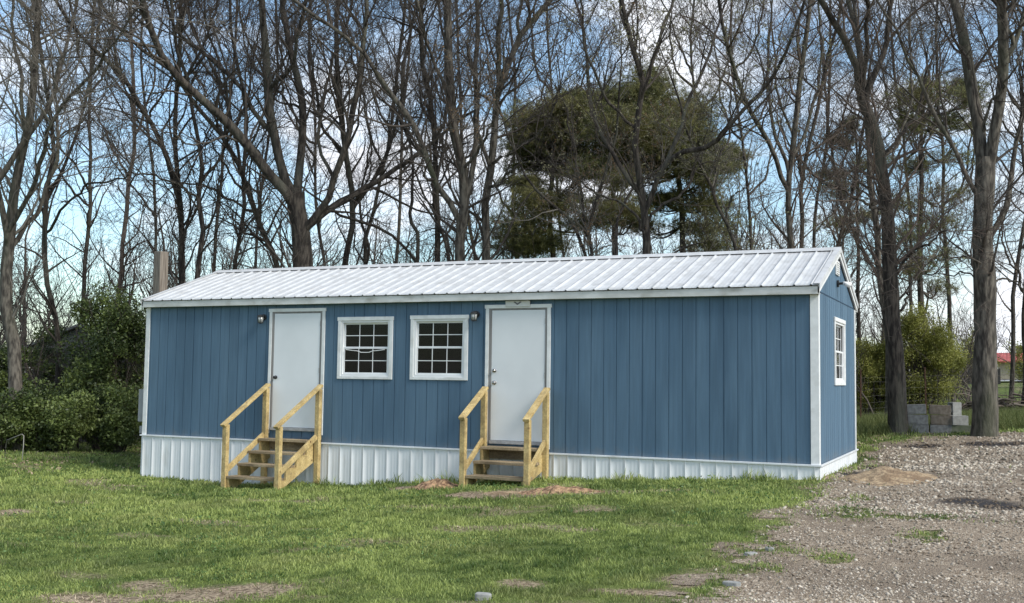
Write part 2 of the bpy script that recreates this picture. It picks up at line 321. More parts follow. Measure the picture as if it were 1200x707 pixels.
def grid(xs, ys):
    X, Y = np.meshgrid(xs, ys); nx, ny = len(xs), len(ys)
    i = (np.arange(ny-1)[:,None]*nx+np.arange(nx-1)[None]).ravel()
    return X, Y, np.stack([i, i+1, i+nx+1, i+nx], 1)
def spaced(fine0, fine1, step, far):
    a = list(np.arange(fine0, fine1+1e-6, step)); s = step; x = fine1
    while x < far: s *= 1.22; x += s; a.append(x)
    s = step; x = fine0
    while x > -far: s *= 1.22; x -= s; a.insert(0, x)
    return np.array(a)
xs = spaced(-14, 8, .09, 700); ys = spaced(-14, 10, .09, 700)
X, Y, F = grid(xs, ys); Z = gz(X, Y); G = grassmask(X, Y)
npmesh('ground', np.stack([X, Y, Z], -1).reshape(-1, 3), F, nodemat_ground(), attr=G.ravel(), smooth=True)['kind'] = 'structure'

def mat_gravel():
    m = bpy.data.materials.new('gravel bed'); m.use_nodes = True; t = m.node_tree; n = t.nodes; l = t.links.new; b = n['Principled BSDF']; b.inputs['Roughness'].default_value = 1; b.inputs['Specular IOR Level'].default_value = .15
    tc = n.new('ShaderNodeTexCoord'); vo = n.new('ShaderNodeTexVoronoi'); vo.inputs['Scale'].default_value = 60; l(tc.outputs['Object'], vo.inputs[0])
    r = n.new('ShaderNodeValToRGB'); e = r.color_ramp.elements; e[0].color = rgb((.14,.105,.072)); e[1].color = rgb((.43,.355,.27)); e[0].position = .1; e[1].position = .9
    sp = n.new('ShaderNodeSeparateColor'); l(vo.outputs['Color'], sp.inputs[0]); l(sp.outputs[0], r.inputs[0])
    f = n.new('ShaderNodeTexNoise'); f.inputs['Scale'].default_value = 1.3; f.inputs['Detail'].default_value = 8; l(tc.outputs['Object'], f.inputs[0])
    q = n.new('ShaderNodeMapRange'); q.inputs[1].default_value = .46; q.inputs[2].default_value = .62; l(f.outputs['Fac'], q.inputs[0])
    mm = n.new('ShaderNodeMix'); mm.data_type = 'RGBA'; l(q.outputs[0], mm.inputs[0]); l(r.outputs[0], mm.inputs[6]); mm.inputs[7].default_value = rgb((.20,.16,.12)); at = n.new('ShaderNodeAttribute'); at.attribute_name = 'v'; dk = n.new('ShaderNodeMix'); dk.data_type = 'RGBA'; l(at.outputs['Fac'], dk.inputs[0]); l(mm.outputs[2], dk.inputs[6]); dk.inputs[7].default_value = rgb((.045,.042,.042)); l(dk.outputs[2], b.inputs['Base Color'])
    bb = n.new('ShaderNodeBump'); bb.inputs['Distance'].default_value = .012; l(vo.outputs['Distance'], bb.inputs['Height']); bb.invert = True; l(bb.outputs[0], b.inputs['Normal']); return m
gx = np.arange(-8, 14, .08); gy = np.arange(-16, 14, .08)
X, Y, F = grid(gx, gy); g = grassmask(X, Y); s = sd_poly(X, Y, POLY)
inside = ((g < .5) & (s > -.4)).ravel(); keep = inside[F].sum(1) >= 3
F = F[keep]; u, inv = np.unique(F, return_inverse=True)
V = np.stack([X, Y, gz(X, Y)+.006], -1).reshape(-1, 3)[u]
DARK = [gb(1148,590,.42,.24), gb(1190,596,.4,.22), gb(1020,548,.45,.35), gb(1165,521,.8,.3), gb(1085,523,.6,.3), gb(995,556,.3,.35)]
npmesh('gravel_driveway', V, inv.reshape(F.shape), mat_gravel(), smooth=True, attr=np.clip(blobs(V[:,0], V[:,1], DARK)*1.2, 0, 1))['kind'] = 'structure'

# ------------------------------------------------------------------ grass blades, straw, clover (stuff)
def in_house(x, y): return (x > -12.25) & (x < .03) & (y > -.03) & (y < 4.08)
def polar(n, r0, r1, a0, a1):
    r = np.exp(RNG.uniform(math.log(r0), math.log(r1), n)); a = RNG.uniform(R(a0), R(a1), n)+YAW
    return CAM[0]+r*np.sin(a), CAM[1]+r*np.cos(a), r
def blades(name, n, kind):
    x, y, r = polar(n, 5.0, 45, -36, 34); g = grassmask(x, y)
    if kind == 'grass': k = (RNG.random(n) < g**1.3*1.05)
    else: k = (RNG.random(n) < np.clip(1.0-g, .05, 1)*np.clip(1.25-np.abs(g-.35)*2.0, 0, 1)*.9) & (sd_poly(x, y, POLY) < 1.2)
    k &= ~in_house(x, y); x, y, r = x[k], y[k], r[k]; n = len(x); z = gz(x, y)
    cl = fbm(x*4.2, y*4.2, 21, 4); big = fbm(x*.55, y*.9, 31, 3)
    h = (.012+.038*np.clip(cl*2.0-.6, 0, 1)+.010*(big-.3))*RNG.uniform(.5, 1.4, n)
    if kind == 'grass':
        wall = (y < 0) & (y > -.22) & (x > -12.5) & (x < -.1)
        tuft = fbm(x*1.9, y*.1, 87, 2) > .5
        h = np.where(wall & tuft, h*RNG.uniform(1.2, 2.9, n), h)
    h *= np.clip(r/11, 1, 1.6); w = RNG.uniform(.0018, .0034, n)*np.clip(r/6.5, 1, 5)
    if kind != 'grass': h *= .5; w *= .8
    a = RNG.uniform(0, 2*math.pi, n); la = RNG.uniform(0, 2*math.pi, n)
    lean = RNG.uniform(.15, 1.0, n)*h if kind == 'grass' else RNG.uniform(1.0, 4.0, n)*h
    sx, sy = np.cos(a)*w, np.sin(a)*w; lx, ly = np.cos(la)*lean, np.sin(la)*lean
    B = np.stack([x, y, z-.004], -1); sv = np.stack([sx, sy, 0*sx], -1); mid = B+np.stack([lx*.35, ly*.35, h*.62], -1); tip = B+np.stack([lx, ly, h], -1)
    V = np.stack([B-sv, B+sv, mid-sv*.75, mid+sv*.75, tip], 1).reshape(-1, 3)
    b = np.arange(n)[:,None]*5; F = np.concatenate([b+[0,1,3], b+[0,3,2], b+[2,3,4]], 0)
    v = np.clip(.52+(big-.5)*1.5+(fbm(x*5+9, y*5, 23, 3)-.5)*1.3+RNG.normal(0, .22, n), 0, 1)
    return V, F, np.repeat(v, 5)
M['blade'] = mat('grass blades', (.076,.126,.030), (.375,.440,.130), .55, attr='v', trans=.3, spec=.35, c3=(.31,.31,.12), s3=.9, f3=(.52,.85))
M['straw'] = mat('dry straw', (.17,.125,.075), (.55,.45,.31), .9, attr='v')
V, F, v = blades('lawn_grass', 760000, 'grass'); o = npmesh('lawn_grass', V, F, M['blade'], attr=v); tag(o, 'short green mown grass covering the lawn before the blue house', 'grass', kind='stuff')
V, F, v = blades('dry_grass', 420000, 'straw'); o = npmesh('dry_grass', V, F, M['straw'], attr=v); tag(o, 'dry tan straw and dead grass on the bare patches and lawn edge', 'dead grass', kind='stuff')
# clover and weed leaves among the grass
x, y, r = polar(60000, 5, 26, -36, 34); g = grassmask(x, y); k = (fbm(x*1.1, y*1.5, 61, 3) > .54) & (RNG.random(len(x)) < g) & ~in_house(x, y); x, y, r = x[k], y[k], r[k]; n = len(x)
def leafquads(P, size, tilt=1.0, rng=RNG):
    n = len(P); d = rng.normal(size=(n, 3)); d /= np.linalg.norm(d, axis=1)[:,None]; e = rng.normal(size=(n, 3)); e[:,2] *= tilt
    e -= (e*d).sum(1)[:,None]*d; e /= np.linalg.norm(e, axis=1)[:,None]; s = size[:,None]
    V = np.stack([P-d*s, P-e*s*.5+d*s*.1, P+d*s, P+e*s*.5+d*s*.1], 1).reshape(-1, 3)
    return V, (np.arange(n)[:,None]*4+[0,1,2,3])
P = np.stack([x, y, gz(x, y)+RNG.uniform(.015, .06, n)], -1)
V, F = leafquads(P, RNG.uniform(.006, .013, n)*np.clip(r/8, 1, 2))
M['clover'] = mat('clover leaves', (.035,.085,.02), (.13,.22,.06), .5, attr='v', trans=.25)
o = npmesh('clover', V, F, M['clover'], attr=np.repeat(RNG.random(n), 4)); tag(o, 'dark green clover and weed leaves growing through the lawn', 'clover', kind='stuff')

# ------------------------------------------------------------------ loose stones (stuff)
phi = (1+5**.5)/2
ICO = np.array([(-1,phi,0),(1,phi,0),(-1,-phi,0),(1,-phi,0),(0,-1,phi),(0,1,phi),(0,-1,-phi),(0,1,-phi),(phi,0,-1),(phi,0,1),(-phi,0,-1),(-phi,0,1)])/1.9
ICF = np.array([(0,11,5),(0,5,1),(0,1,7),(0,7,10),(0,10,11),(1,5,9),(5,11,4),(11,10,2),(10,7,6),(7,1,8),(3,9,4),(3,4,2),(3,2,6),(3,6,8),(3,8,9),(4,9,5),(2,4,11),(6,2,10),(8,6,7),(9,8,1)])
def stones(x, y, z, s):
    n = len(x); a = RNG.uniform(0, 2*math.pi, n); c, q = np.cos(a), np.sin(a)
    V = ICO[None]*RNG.uniform(.62, 1.3, (n, 12, 1))*np.stack([s, s*RNG.uniform(.55, 1, n), s*RNG.uniform(.35, .7, n)], -1)[:,None]
    V = np.stack([V[...,0]*c[:,None]-V[...,1]*q[:,None], V[...,0]*q[:,None]+V[...,1]*c[:,None], V[...,2]], -1)
    t = RNG.normal(0, .25, (n, 2)); V[...,2] += V[...,0]*t[:,:1]+V[...,1]*t[:,1:]
    V += np.stack([x, y, z], -1)[:,None]
    return V.reshape(-1, 3), (np.arange(n)[:,None,None]*12+ICF[None]).reshape(-1, 3)
x, y, r = polar(170000, 5, 30, -20, 34); s = sd_poly(x, y, POLY); g = grassmask(x, y)
den = np.clip(.38+(fbm(x*1.1, y*1.1, 51)-.38)*4, .3, 1)
k = (RNG.random(len(x)) < np.clip((s+.15)/.8, .0, 1)*np.clip(1.1-g*.9, .1, 1)*den) & ~in_house(x, y); x, y, r = x[k], y[k], r[k]; n = len(x)
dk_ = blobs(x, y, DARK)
sz = (.006+.014*RNG.random(n)**3)*np.clip(r/8.5, 1, 2.2)
V, F = stones(x, y, gz(x, y)+.004+sz*.18, sz)
M['stone'] = mat('gravel stones', (.13,.10,.072), (.60,.535,.44), .9, attr='v', spec=.2, bump=.001, bscale=120)
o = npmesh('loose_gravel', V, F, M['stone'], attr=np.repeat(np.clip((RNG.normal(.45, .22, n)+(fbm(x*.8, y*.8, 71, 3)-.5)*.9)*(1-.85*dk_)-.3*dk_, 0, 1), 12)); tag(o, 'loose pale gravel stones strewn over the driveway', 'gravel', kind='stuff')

def mound(name, px, py, rx, ry, h, m, label, cat, seed):
    P = gpix(px, py); a = np.linspace(-1.25, 1.25, 46); U, Vv = np.meshgrid(a, a); X = P[0]+U*rx; Y = P[1]+Vv*ry
    rr = np.hypot(U, Vv)*(1+.45*(fbm(U*1.7+seed, Vv*1.7, seed)-.5)); H = h*np.exp(-(rr*1.35)**2*1.4)-.012-.02*np.clip(rr-.9, 0, 9)*4
    H += .10*(fbm(X*9, Y*9, seed, 4)-.5)*np.clip(H*14, 0, 1)
    Z = gz(X, Y)+H; nx = len(a); i = (np.arange(nx-1)[:,None]*nx+np.arange(nx-1)[None]).ravel(); F = np.stack([i, i+1, i+nx+1, i+nx], 1)
    ok = ~in_house(X, Y).ravel(); F = F[ok[F].all(1) & (H.ravel()[F].max(1) > -.03)]
    o = npmesh(name, np.stack([X, Y, Z], -1).reshape(-1, 3), F, m, smooth=True, origin=(P[0], P[1], P[2])); o.location = (P[0], P[1], P[2]); tag(o, label, cat)
mound('sand_mound', 1040, 562, .72, 1.0, .17, M['sand'], 'low mound of tan sand on the gravel driveway beside the house corner', 'sand', 5)
mound('dirt_mound', 512, 571, .46, .34, .13, M['redclay'], 'taller orange dirt mound against the skirting left of the right steps', 'dirt', 6)
mound('dirt_mound', 655, 576, .75, .3, .085, M['redclay'], 'wide low dirt mound right of the steps to the door with the sign', 'dirt', 8)
mound('dirt_mound', 590, 578, .5, .28, .03, M['sand'], 'flat trampled dirt in front of the bottom tread of the right steps', 'dirt', 9)

# ------------------------------------------------------------------ the house
WL, WD, ZT = -12.19, 4.02, 2.42
RZ0, RZ1, EY = 2.505, 3.255, -.135                  # roof sheet: eave height, ridge height, eave y
HC = WD/2
house = empty('mobile_home', (0, 0, 0), 'long blue mobile home with white metal roof and white skirting on the lawn', 'house')
SW1 = (-7.93, -6.85, 1.113, 2.158); SW2 = (-6.51, -5.45, 1.117, 2.169)
D1 = (-9.37, -8.20, .20, 2.322, -9.268, -8.302, .262, 2.235); D2 = (-5.136, -4.016, .13, 2.32, -5.03, -4.112, .188, 2.234)
def siding(a0, a1, z0, ztop, holes, place, joints=True, seam=None):
    """boards with real grooves every .2032 m along a; place(a,out,z)->xyz"""
    br = {a0, a1}
    g = a0+.1016; gs = []
    k = 0
    while g < a1-.02:
        gs.append((g, .0105 if (k % 6) != 5 else .019)); g += .2032; k += 1
    for (q, w) in gs: br |= {q-w/2, q+w/2}
    for h in holes: br |= {h[0], h[1]}
    for j in np.arange(a0+1.2192, a1, 1.2192): pass
    br = sorted(br); V = []; F = []
    def quad(p): b = len(V); V.extend(p); F.append((b, b+1, b+2, b+3))
    prev = None
    for i in range(len(br)-1):
        u, w = br[i], br[i+1]
        if w-u < 1e-6: continue
        m = (u+w)/2; dep = 0
        for (q, ww) in gs:
            if abs(m-q) < ww/2: dep = -.009
        cuts = [(h[2], h[3]) for h in holes if h[0] < m < h[1]]
        zz = [z0]+[t for c in sorted(cuts) for t in c]+[None]
        for j in range(0, len(zz), 2):
            zl = zz[j]; zh0 = zz[j+1] if zz[j+1] is not None else ztop(u); zh1 = zz[j+1] if zz[j+1] is not None else ztop(w)
            quad([place(u, dep, zl), place(w, dep, zl), place(w, dep, zh1), place(u, dep, zh0)])
            if dep:
                quad([place(u, 0, zl), place(u, dep, zl), place(u, dep, zh0), place(u, 0, zh0)]); quad([place(w, dep, zl), place(w, 0, zl), place(w, 0, zh1), place(w, dep, zh1)])
    return V, F
def build_siding(args, label=None):
    V, F = siding(*args); me = bpy.data.meshes.new('siding'); me.from_pydata(V, [], F); me.materials.append(M['siding']); o = newobj('siding', me, house)
    if label: o['label'] = label
ins = .055
def hole_w(w): return (w[0]+ins, w[1]-ins, w[2]+ins, w[3]-ins)
def hole_d(d): return (d[4]-.03, d[5]+.03, d[6]-.05, d[7]+.03)
build_siding((WL, 0, .0, lambda a: ZT+.04, [hole_w(SW1), hole_w(SW2), hole_d(D1), hole_d(D2)], lambda a, o, z: (a, -o, z)))
def ztg(a): return 2.44+(1-abs(a-HC)/HC)*.775
SWE = (1.55, 2.72, 1.12, 2.165)
build_siding((0, WD, .0, ztg, [hole_w(SWE)], lambda a, o, z: (o, a, z)))
# flashing seam on the right gable
MB().box(.001, .006, .095, WD-.09, 2.432, 2.447).build('flashing_strip', M['joint'], house)
# plain rear and left walls, grooved as well
build_siding((0, WD, .0, ztg, [], lambda a, o, z: (WL-o, WD-a, z)))
build_siding((WL, 0, .0, lambda a: ZT+.04, [], lambda a, o, z: (WL-a, WD+o, z)))
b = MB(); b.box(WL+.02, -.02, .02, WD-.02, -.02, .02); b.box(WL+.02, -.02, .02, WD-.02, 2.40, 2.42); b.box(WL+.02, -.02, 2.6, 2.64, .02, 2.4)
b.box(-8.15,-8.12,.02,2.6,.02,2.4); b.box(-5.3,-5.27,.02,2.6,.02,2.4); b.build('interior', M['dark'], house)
# corner boards
def corner(x0, x1, y0, y1, z1=2.385): return MB().box(x0, x1, y0, y1, .012, z1).build('corner_trim', M['white'], house, .003)
corner(-.10, .018, -.018, -.0005); corner(.0005, .018, .0, .085, 2.40); corner(WL-.018, WL+.075, -.018, -.0005); corner(WL-.018, WL-.0005, 0, .085)
corner(.0005, .018, WD-.075, WD+.018, 2.42); corner(WL-.018, WL-.0005, WD-.075, WD+.018)
# roof
slope = (RZ1-RZ0)/(HC-EY)
def roof_sheet(side):
    prof = []; x = WL-.07; pit = .2286
    xs_ = [x]; hs = [0]; k = x+.06
    while k < .03:
        for dx, h in ((0, 0), (.012, .017), (.026, .017), (.038, 0)): xs_.append(k+dx); hs.append(h)
        if k+pit < .03:
            for q in (.093, .155):
                for dx, h in ((0, 0), (.007, .0014), (.017, .0014), (.024, 0)): xs_.append(k+q+dx-.005); hs.append(h)
        k += pit
    xs_.append(.055); hs.append(0)
    xs_ = np.array(xs_); hs = np.array(hs); o = np.argsort(xs_, kind='stable'); xs_ = xs_[o]; hs = hs[o]
    nrow = 9; V = []
    for j in range(nrow):
        t = j/(nrow-1); y = EY+(HC-EY)*t; z = RZ0+(RZ1-RZ0)*t
        wob = .002*np.sin(xs_*2.3+j)*math.sin(j*1.7)
        yy = np.full_like(xs_, y if side > 0 else WD-y)
        V.append(np.stack([xs_, yy-(1 if side > 0 else -1)*hs*slope*.9, z+hs+wob], -1))
    V = np.concatenate(V); n = len(xs_); i = (np.arange(nrow-1)[:,None]*n+np.arange(n-1)[None]).ravel()
    F = np.stack([i, i+1, i+n+1, i+n], 1)
    ob = npmesh('roof_sheet', V, F if side > 0 else F[:,::-1], M['roof'], roof)
    md = ob.modifiers.new('thick', 'SOLIDIFY'); md.thickness = .0012; md.offset = -1
roof = MB()
# soffits and underlay as the roof body
for sd in (0, 1):
    f = (lambda y: y) if not sd else (lambda y: WD-y)
    poly = [(f(EY+.05), RZ0-.012), (f(HC), RZ1-.012), (f(HC), RZ1-.06), (f(EY+.05), RZ0-.05)]
    roof.prism(poly, 0, WL-.04, .03)
roof = roof.build('roof', M['fascia'], house)
roof_sheet(1); roof_sheet(-1)
b = MB()
for sd in (1, -1):
    f = (lambda y: y) if sd > 0 else (lambda y: WD-y)
    z = lambda y: RZ0+slope*(y-EY)
    a, c = HC-.15, HC
    b.prism([(f(a), z(a)+.024), (f(c), z(c)+.03), (f(c), z(c)+.033), (f(a-.003), z(a)+.028)], 0, WL-.075, .062)
    b.prism([(f(a-.003), z(a)+.028), (f(a), z(a)+.024), (f(a-.012), z(a)+.014), (f(a-.014), z(a)+.016)], 0, WL-.075, .062)
b.build('ridge_cap', M['roof'], roof)
fa = MB().box(WL-.06, .045, EY+.022, EY+.045, 2.385, 2.492); fa.build('fascia', M['fascia'], roof, .003)
MB().box(WL-.055, .04, EY+.045, -.001, 2.388, 2.400).build('soffit', M['fascia'], roof)
MB().box(WL-.06, .045, WD-EY-.045, WD-EY-.022, 2.385, 2.492).build('fascia', M['fascia'], roof, .003)
MB().box(WL-.055, .04, WD+.001, WD-EY-.045, 2.388, 2.400).build('soffit', M['fascia'], roof)
# rake boards and metal rake caps at both gables
for gxx, sx in ((.0, 1), (WL, -1)):
    for sd in (0, 1):
        f = (lambda y: y) if not sd else (lambda y: WD-y)
        z = lambda y: RZ0+slope*(y-EY)
        b = MB(); a, c = EY+.022, HC
        x0, x1 = sorted((gxx+sx*.019, gxx+sx*.042)); b.prism([(f(a), z(a)-.115), (f(c), z(c)-.115), (f(c), z(c)-.014), (f(a), z(a)-.014)], 0, x0, x1)
        b.build('rake_board', M['white'], roof, .002)
        b = MB(); x0, x1 = sorted((gxx+sx*.0425, gxx+sx*.058)); b.prism([(f(EY-.005), z(EY)-.05), (f(c), z(c)-.05), (f(c), z(c)+.027), (f(EY-.005), z(EY)+.027)], 0, x0, x1)
        x0, x1 = sorted((gxx-sx*.03, gxx+sx*.0425)); b.prism([(f(EY-.005), z(EY)+.024), (f(c), z(c)+.024), (f(c), z(c)+.027), (f(EY-.005), z(EY)+.027)], 0, x0, x1)
        b.build('rake_cap', M['roof'], roof)
# skirting: ribbed sheets that follow the ground
def skirt(a0, a1, place, name='skirting'):
    xs_ = [a0]; hs = [0]; k = a0+.03
    while k < a1-.06:
        for dx, h in ((0,0), (.006,.012), (.017,.012), (.023,0), (.10,0), (.106,.0015), (.118,.0015), (.124,0), (.16,0), (.166,.0015), (.178,.0015), (.184,0)):
            if k+dx < a1: xs_.append(k+dx); hs.append(h)
        k += .2286
    xs_.append(a1); hs.append(0); V = []; n = len(xs_)
    for row in range(2):
        for a, h in zip(xs_, hs):
            p = place(a, h)
            V.append((p[0], p[1], (gz1(p[0], p[1])-.08) if row == 0 else .008))
    F = [(i, i+1, n+i+1, n+i) for i in range(n-1)]
    npmesh(name, V, F, M['skirt'], house)
skirt(WL-.015, .02, lambda a, h: (a, -.022-h, 0)); skirt(0-.02, WD+.02, lambda a, h: (.022+h, a, 0)); skirt(-.02, WD+.02, lambda a, h: (WL-.022-h, a, 0)); skirt(WL, 0, lambda a, h: (a, WD+.022+h, 0))
MB().box(WL-.045, .048, -.048, -.001, .004, .030).build('skirting_rail', M['skirt'], house, .003)
MB().box(.019, .048, -.001, WD+.048, .004, .028).build('skirting_rail', M['skirt'], house, .003)
# windows
def window(nm, a0, a1, z0, z1, P, loose=False, label=None):
    """P(a,o,z): a along the wall, o outwards"""
    def bx(b, u0, u1, o0, o1, c0, c1):
        p, q = P(u0, o0, c0), P(u1, o1, c1); b.box(min(p[0], q[0]), max(p[0], q[0]), min(p[1], q[1]), max(p[1], q[1]), c0, c1)
    b = MB(); t = .062
    bx(b, a0-.012, a1+.012, .001, .026, z1-t, z1); bx(b, a0, a1, .001, .022, z0, z0+t*.75); bx(b, a0, a0+t, .001, .022, z0+t*.75, z1-t); bx(b, a1-t, a1, .001, .022, z0+t*.75, z1-t)
    fr = b.build('window', M['white'], house, .003)
    if label: fr['label'] = label
    b = MB(); u0, u1, c0, c1 = a0+t, a1-t, z0+t*.75, z1-t; f = .036
    bx(b, u0, u0+f, -.06, .008, c0, c1); bx(b, u1-f, u1, -.06, .008, c0, c1); bx(b, u0+f, u1-f, -.06, .008, c0, c0+f); bx(b, u0+f, u1-f, -.06, .008, c1-f, c1)
    b.build('frame', M['vinyl'], fr, .002)
    mid = (c0+c1)/2+.01; x0, x1 = u0+f, u1-f
    for (lo, hi, dep) in ((mid-.01, c1-f, -.032), (c0+f, mid+.012, -.014)):
        b = MB(); s = .026
        bx(b, x0, x0+s, dep-.018, dep, lo, hi); bx(b, x1-s, x1, dep-.018, dep, lo, hi); bx(b, x0+s, x1-s, dep-.018, dep, hi-s*1.1, hi); bx(b, x0+s, x1-s, dep-.018, dep, lo, lo+s*1.1)
        b.build('sash', M['vinyl'], fr, .0015)
        b = MB(); bx(b, x0+s, x1-s, dep-.013, dep-.010, lo+s*1.1, hi-s*1.1); b.build('pane', M['glass'], fr)
        b = MB(); w3 = (x1-x0-2*s)/3
        for k in (1, 2): bx(b, x0+s+w3*k-.0065, x0+s+w3*k+.0065, dep-.0095, dep-.0045, lo+s*1.1, hi-s*1.1)
        zm = (lo+hi)/2; bx(b, x0+s, x1-s, dep-.0092, dep-.0047, zm-.0065, zm+.0065); b.build('muntins', M['vinyl'], fr)
    if loose:
        pts = [P(x0+.06+(x1-x0-.12)*i/10, .004, mid-.03-.028*math.sin(math.pi*min(1, i/10))-(.02 if 4 <= i <= 6 else 0)) for i in range(11)]
        MB().tube(pts, .007, 6).build('loose_strip', M['vinyl'], fr)
    return fr
PF = lambda a, o, z: (a, -o, z); PE = lambda a, o, z: (o, a, z)
window('w', *SW1, PF, True, 'window with a bent strip hanging across its lower sash'); window('w', *SW2, PF); window('w', *SWE, PE)
# doors
def door(d, skin, two_knobs, knob_m, label):
    x0, x1, z0, z1, s0, s1, c0, c1 = d; t = .058
    b = MB(); b.box(x0-.015, x1+.015, -.028, -.001, z1-t, z1); b.box(x0, x0+t, -.022, -.001, z0-.05, z1-t); b.box(x1-t, x1, -.022, -.001, z0-.05, z1-t)
    dr = MB().box(s0, s1, -.006, .036, c0, c1).build('door', skin, house, .003); dr['label'] = label
    b.build('door_casing', M['white'], dr, .003)
    b = MB(); b.box(x0+t, s0-.004, -.014, .05, c0-.055, z1-t); b.box(s1+.004, x1-t, -.014, .05, c0-.055, z1-t); b.box(s0-.004, s1+.004, -.014, .05, c1+.004, z1-t); b.build('jamb', M['jamb'], dr, .002)
    b = MB(); b.box(s0-.004, s1+.004, -.045, .05, c0-.055, c0-.005); b.build('threshold', M['sill'], dr, .004)
    kz = c0+(.90 if two_knobs else .86); kx = s0+.06
    def knob(z, r, name, depth):
        q = MB(); q.tube([(kx, -.006, z), (kx, -.012, z), (kx, -.014, z)], [r, r, r*.8], 16)
        q.tube([(kx, -.014, z), (kx, -.03, z), (kx, -.036, z), (kx, -.05, z), (kx, -.06, z), (kx, -.064, z)][:depth], [r*.35, r*.35, r*.75, r*.9, r*.7, r*.2][:depth], 16); q.build(name, knob_m, dr, 0, True)
    knob(kz, .032, 'knob', 6)
    if two_knobs: knob(kz+.19, .030, 'deadbolt', 4)
    for zz in (c0+.18, (c0+c1)/2, c1-.18): MB().tube([(s1+.003, -.012, zz-.045), (s1+.003, -.012, zz+.045)], .006, 8).build('hinge', M['chrome'], dr)
    return dr
door(D1, M['door'], False, M['black'], 'white door with one black knob'); door(D2, M['door2'], True, M['chrome'], 'white door with knob and deadbolt under a small sign')
# little sign with its emblem over the right door
sg = MB().box(-4.78, -4.36, -.046, -.029, 2.285, 2.378).build('door_sign', M['fascia'], house, .003)
b = MB(); e = [(-.07,.022),(-.045,.030),(-.02,.012),(0,.002),(.02,.012),(.045,.030),(.07,.022),(.045,.004),(.02,-.014),(0,-.024),(-.02,-.014),(-.045,.004)]
for k in range(6):
    i, j, m, q = k, k+1, (11-k) if k else 11, (12-k) if k else 0
    quad = [e[k], e[k+1], e[(11-k) % 12], e[(12-k) % 12]]
    pts = []
    for p in quad:
        if p not in pts: pts.append(p)
    if len(pts) >= 3: b.prism([(-4.57+p[0], 2.335+p[1]) for p in pts], 1, -.050, -.046)
b.build('emblem', mat('grey emblem', (.12,.12,.13), rough=.5), sg)
# wall lanterns
for lx in (-9.50, -5.305):
    b = MB(); z = 2.155; b.tube([(lx, -.001, z+.02), (lx, -.02, z+.02), (lx, -.024, z+.02)], [.055, .055, .045], 18); b.tube([(lx, -.02, z+.03), (lx, -.07, z+.06), (lx, -.10, z+.055)], .009, 8)
    b.tube([(lx, -.10, z+.062), (lx, -.10, z+.05), (lx, -.10, z+.03), (lx, -.10, z+.022)], [.015, .045, .062, .062], 18); b.tube([(lx, -.10, z-.075), (lx, -.10, z-.088), (lx, -.10, z-.10)], [.045, .045, .012], 16)
    for k in range(4): t = math.pi/4+k*math.pi/2; b.tube([(lx+.056*math.cos(t), -.10+.056*math.sin(t), z+.025), (lx+.044*math.cos(t), -.10+.044*math.sin(t), z-.08)], .004, 5)
    wl = b.build('wall_lantern', M['black'], house, 0, False)
    MB().tube([(lx, -.10, z+.022), (lx, -.10, z-.075)], [.050, .038], 18).build('lantern_glass', M['lampglass'], wl, 0, True)
# gable: louvre vent and flood light
b = MB(); b.box(.001, .022, 1.74, 2.10, 2.83, 3.06); v_ = b.build('gable_vent', M['white'], house, .004)
b = MB()
for k in range(6): b.prism([(.022, 2.85+k*.034), (.034, 2.852+k*.034), (.022, 2.875+k*.034)], 1, 1.77, 2.07)
b.build('louvres', M['white'], v_)
b = MB(); y0, z0 = 1.93, 2.70; b.tube([(.001, y0, z0), (.035, y0, z0)], .055, 16); b.tube([(.03, y0, z0), (.09, y0, z0+.005), (.13, y0, z0)], .02, 8); fl = b.build('flood_light', M['black'], house)
MB().tube([(.09, y0, z0+.012), (.14, y0+.02, z0-.005), (.20, y0+.04, z0-.025)], [.024, .038, .046], 16).build('lamp_head', M['lampwhite'], fl, 0, True)
# boxes on the left end wall
mb_ = MB().box(WL-.175, WL-.019, .025, .33, .26, .86).build('meter_box', M['grey'], house, .008); MB().box(WL-.182, WL-.1755, .045, .31, .28, .84).build('cover', M['grey'], mb_, .003)
MB().tube([(WL-.075, .10, .26), (WL-.075, .10, -.70)], .02, 10).build('conduit', M['grey'], house)
MB().box(WL-.13, WL-.056, .03, .20, .04, .18).build('junction_box', M['grey'], house, .005)

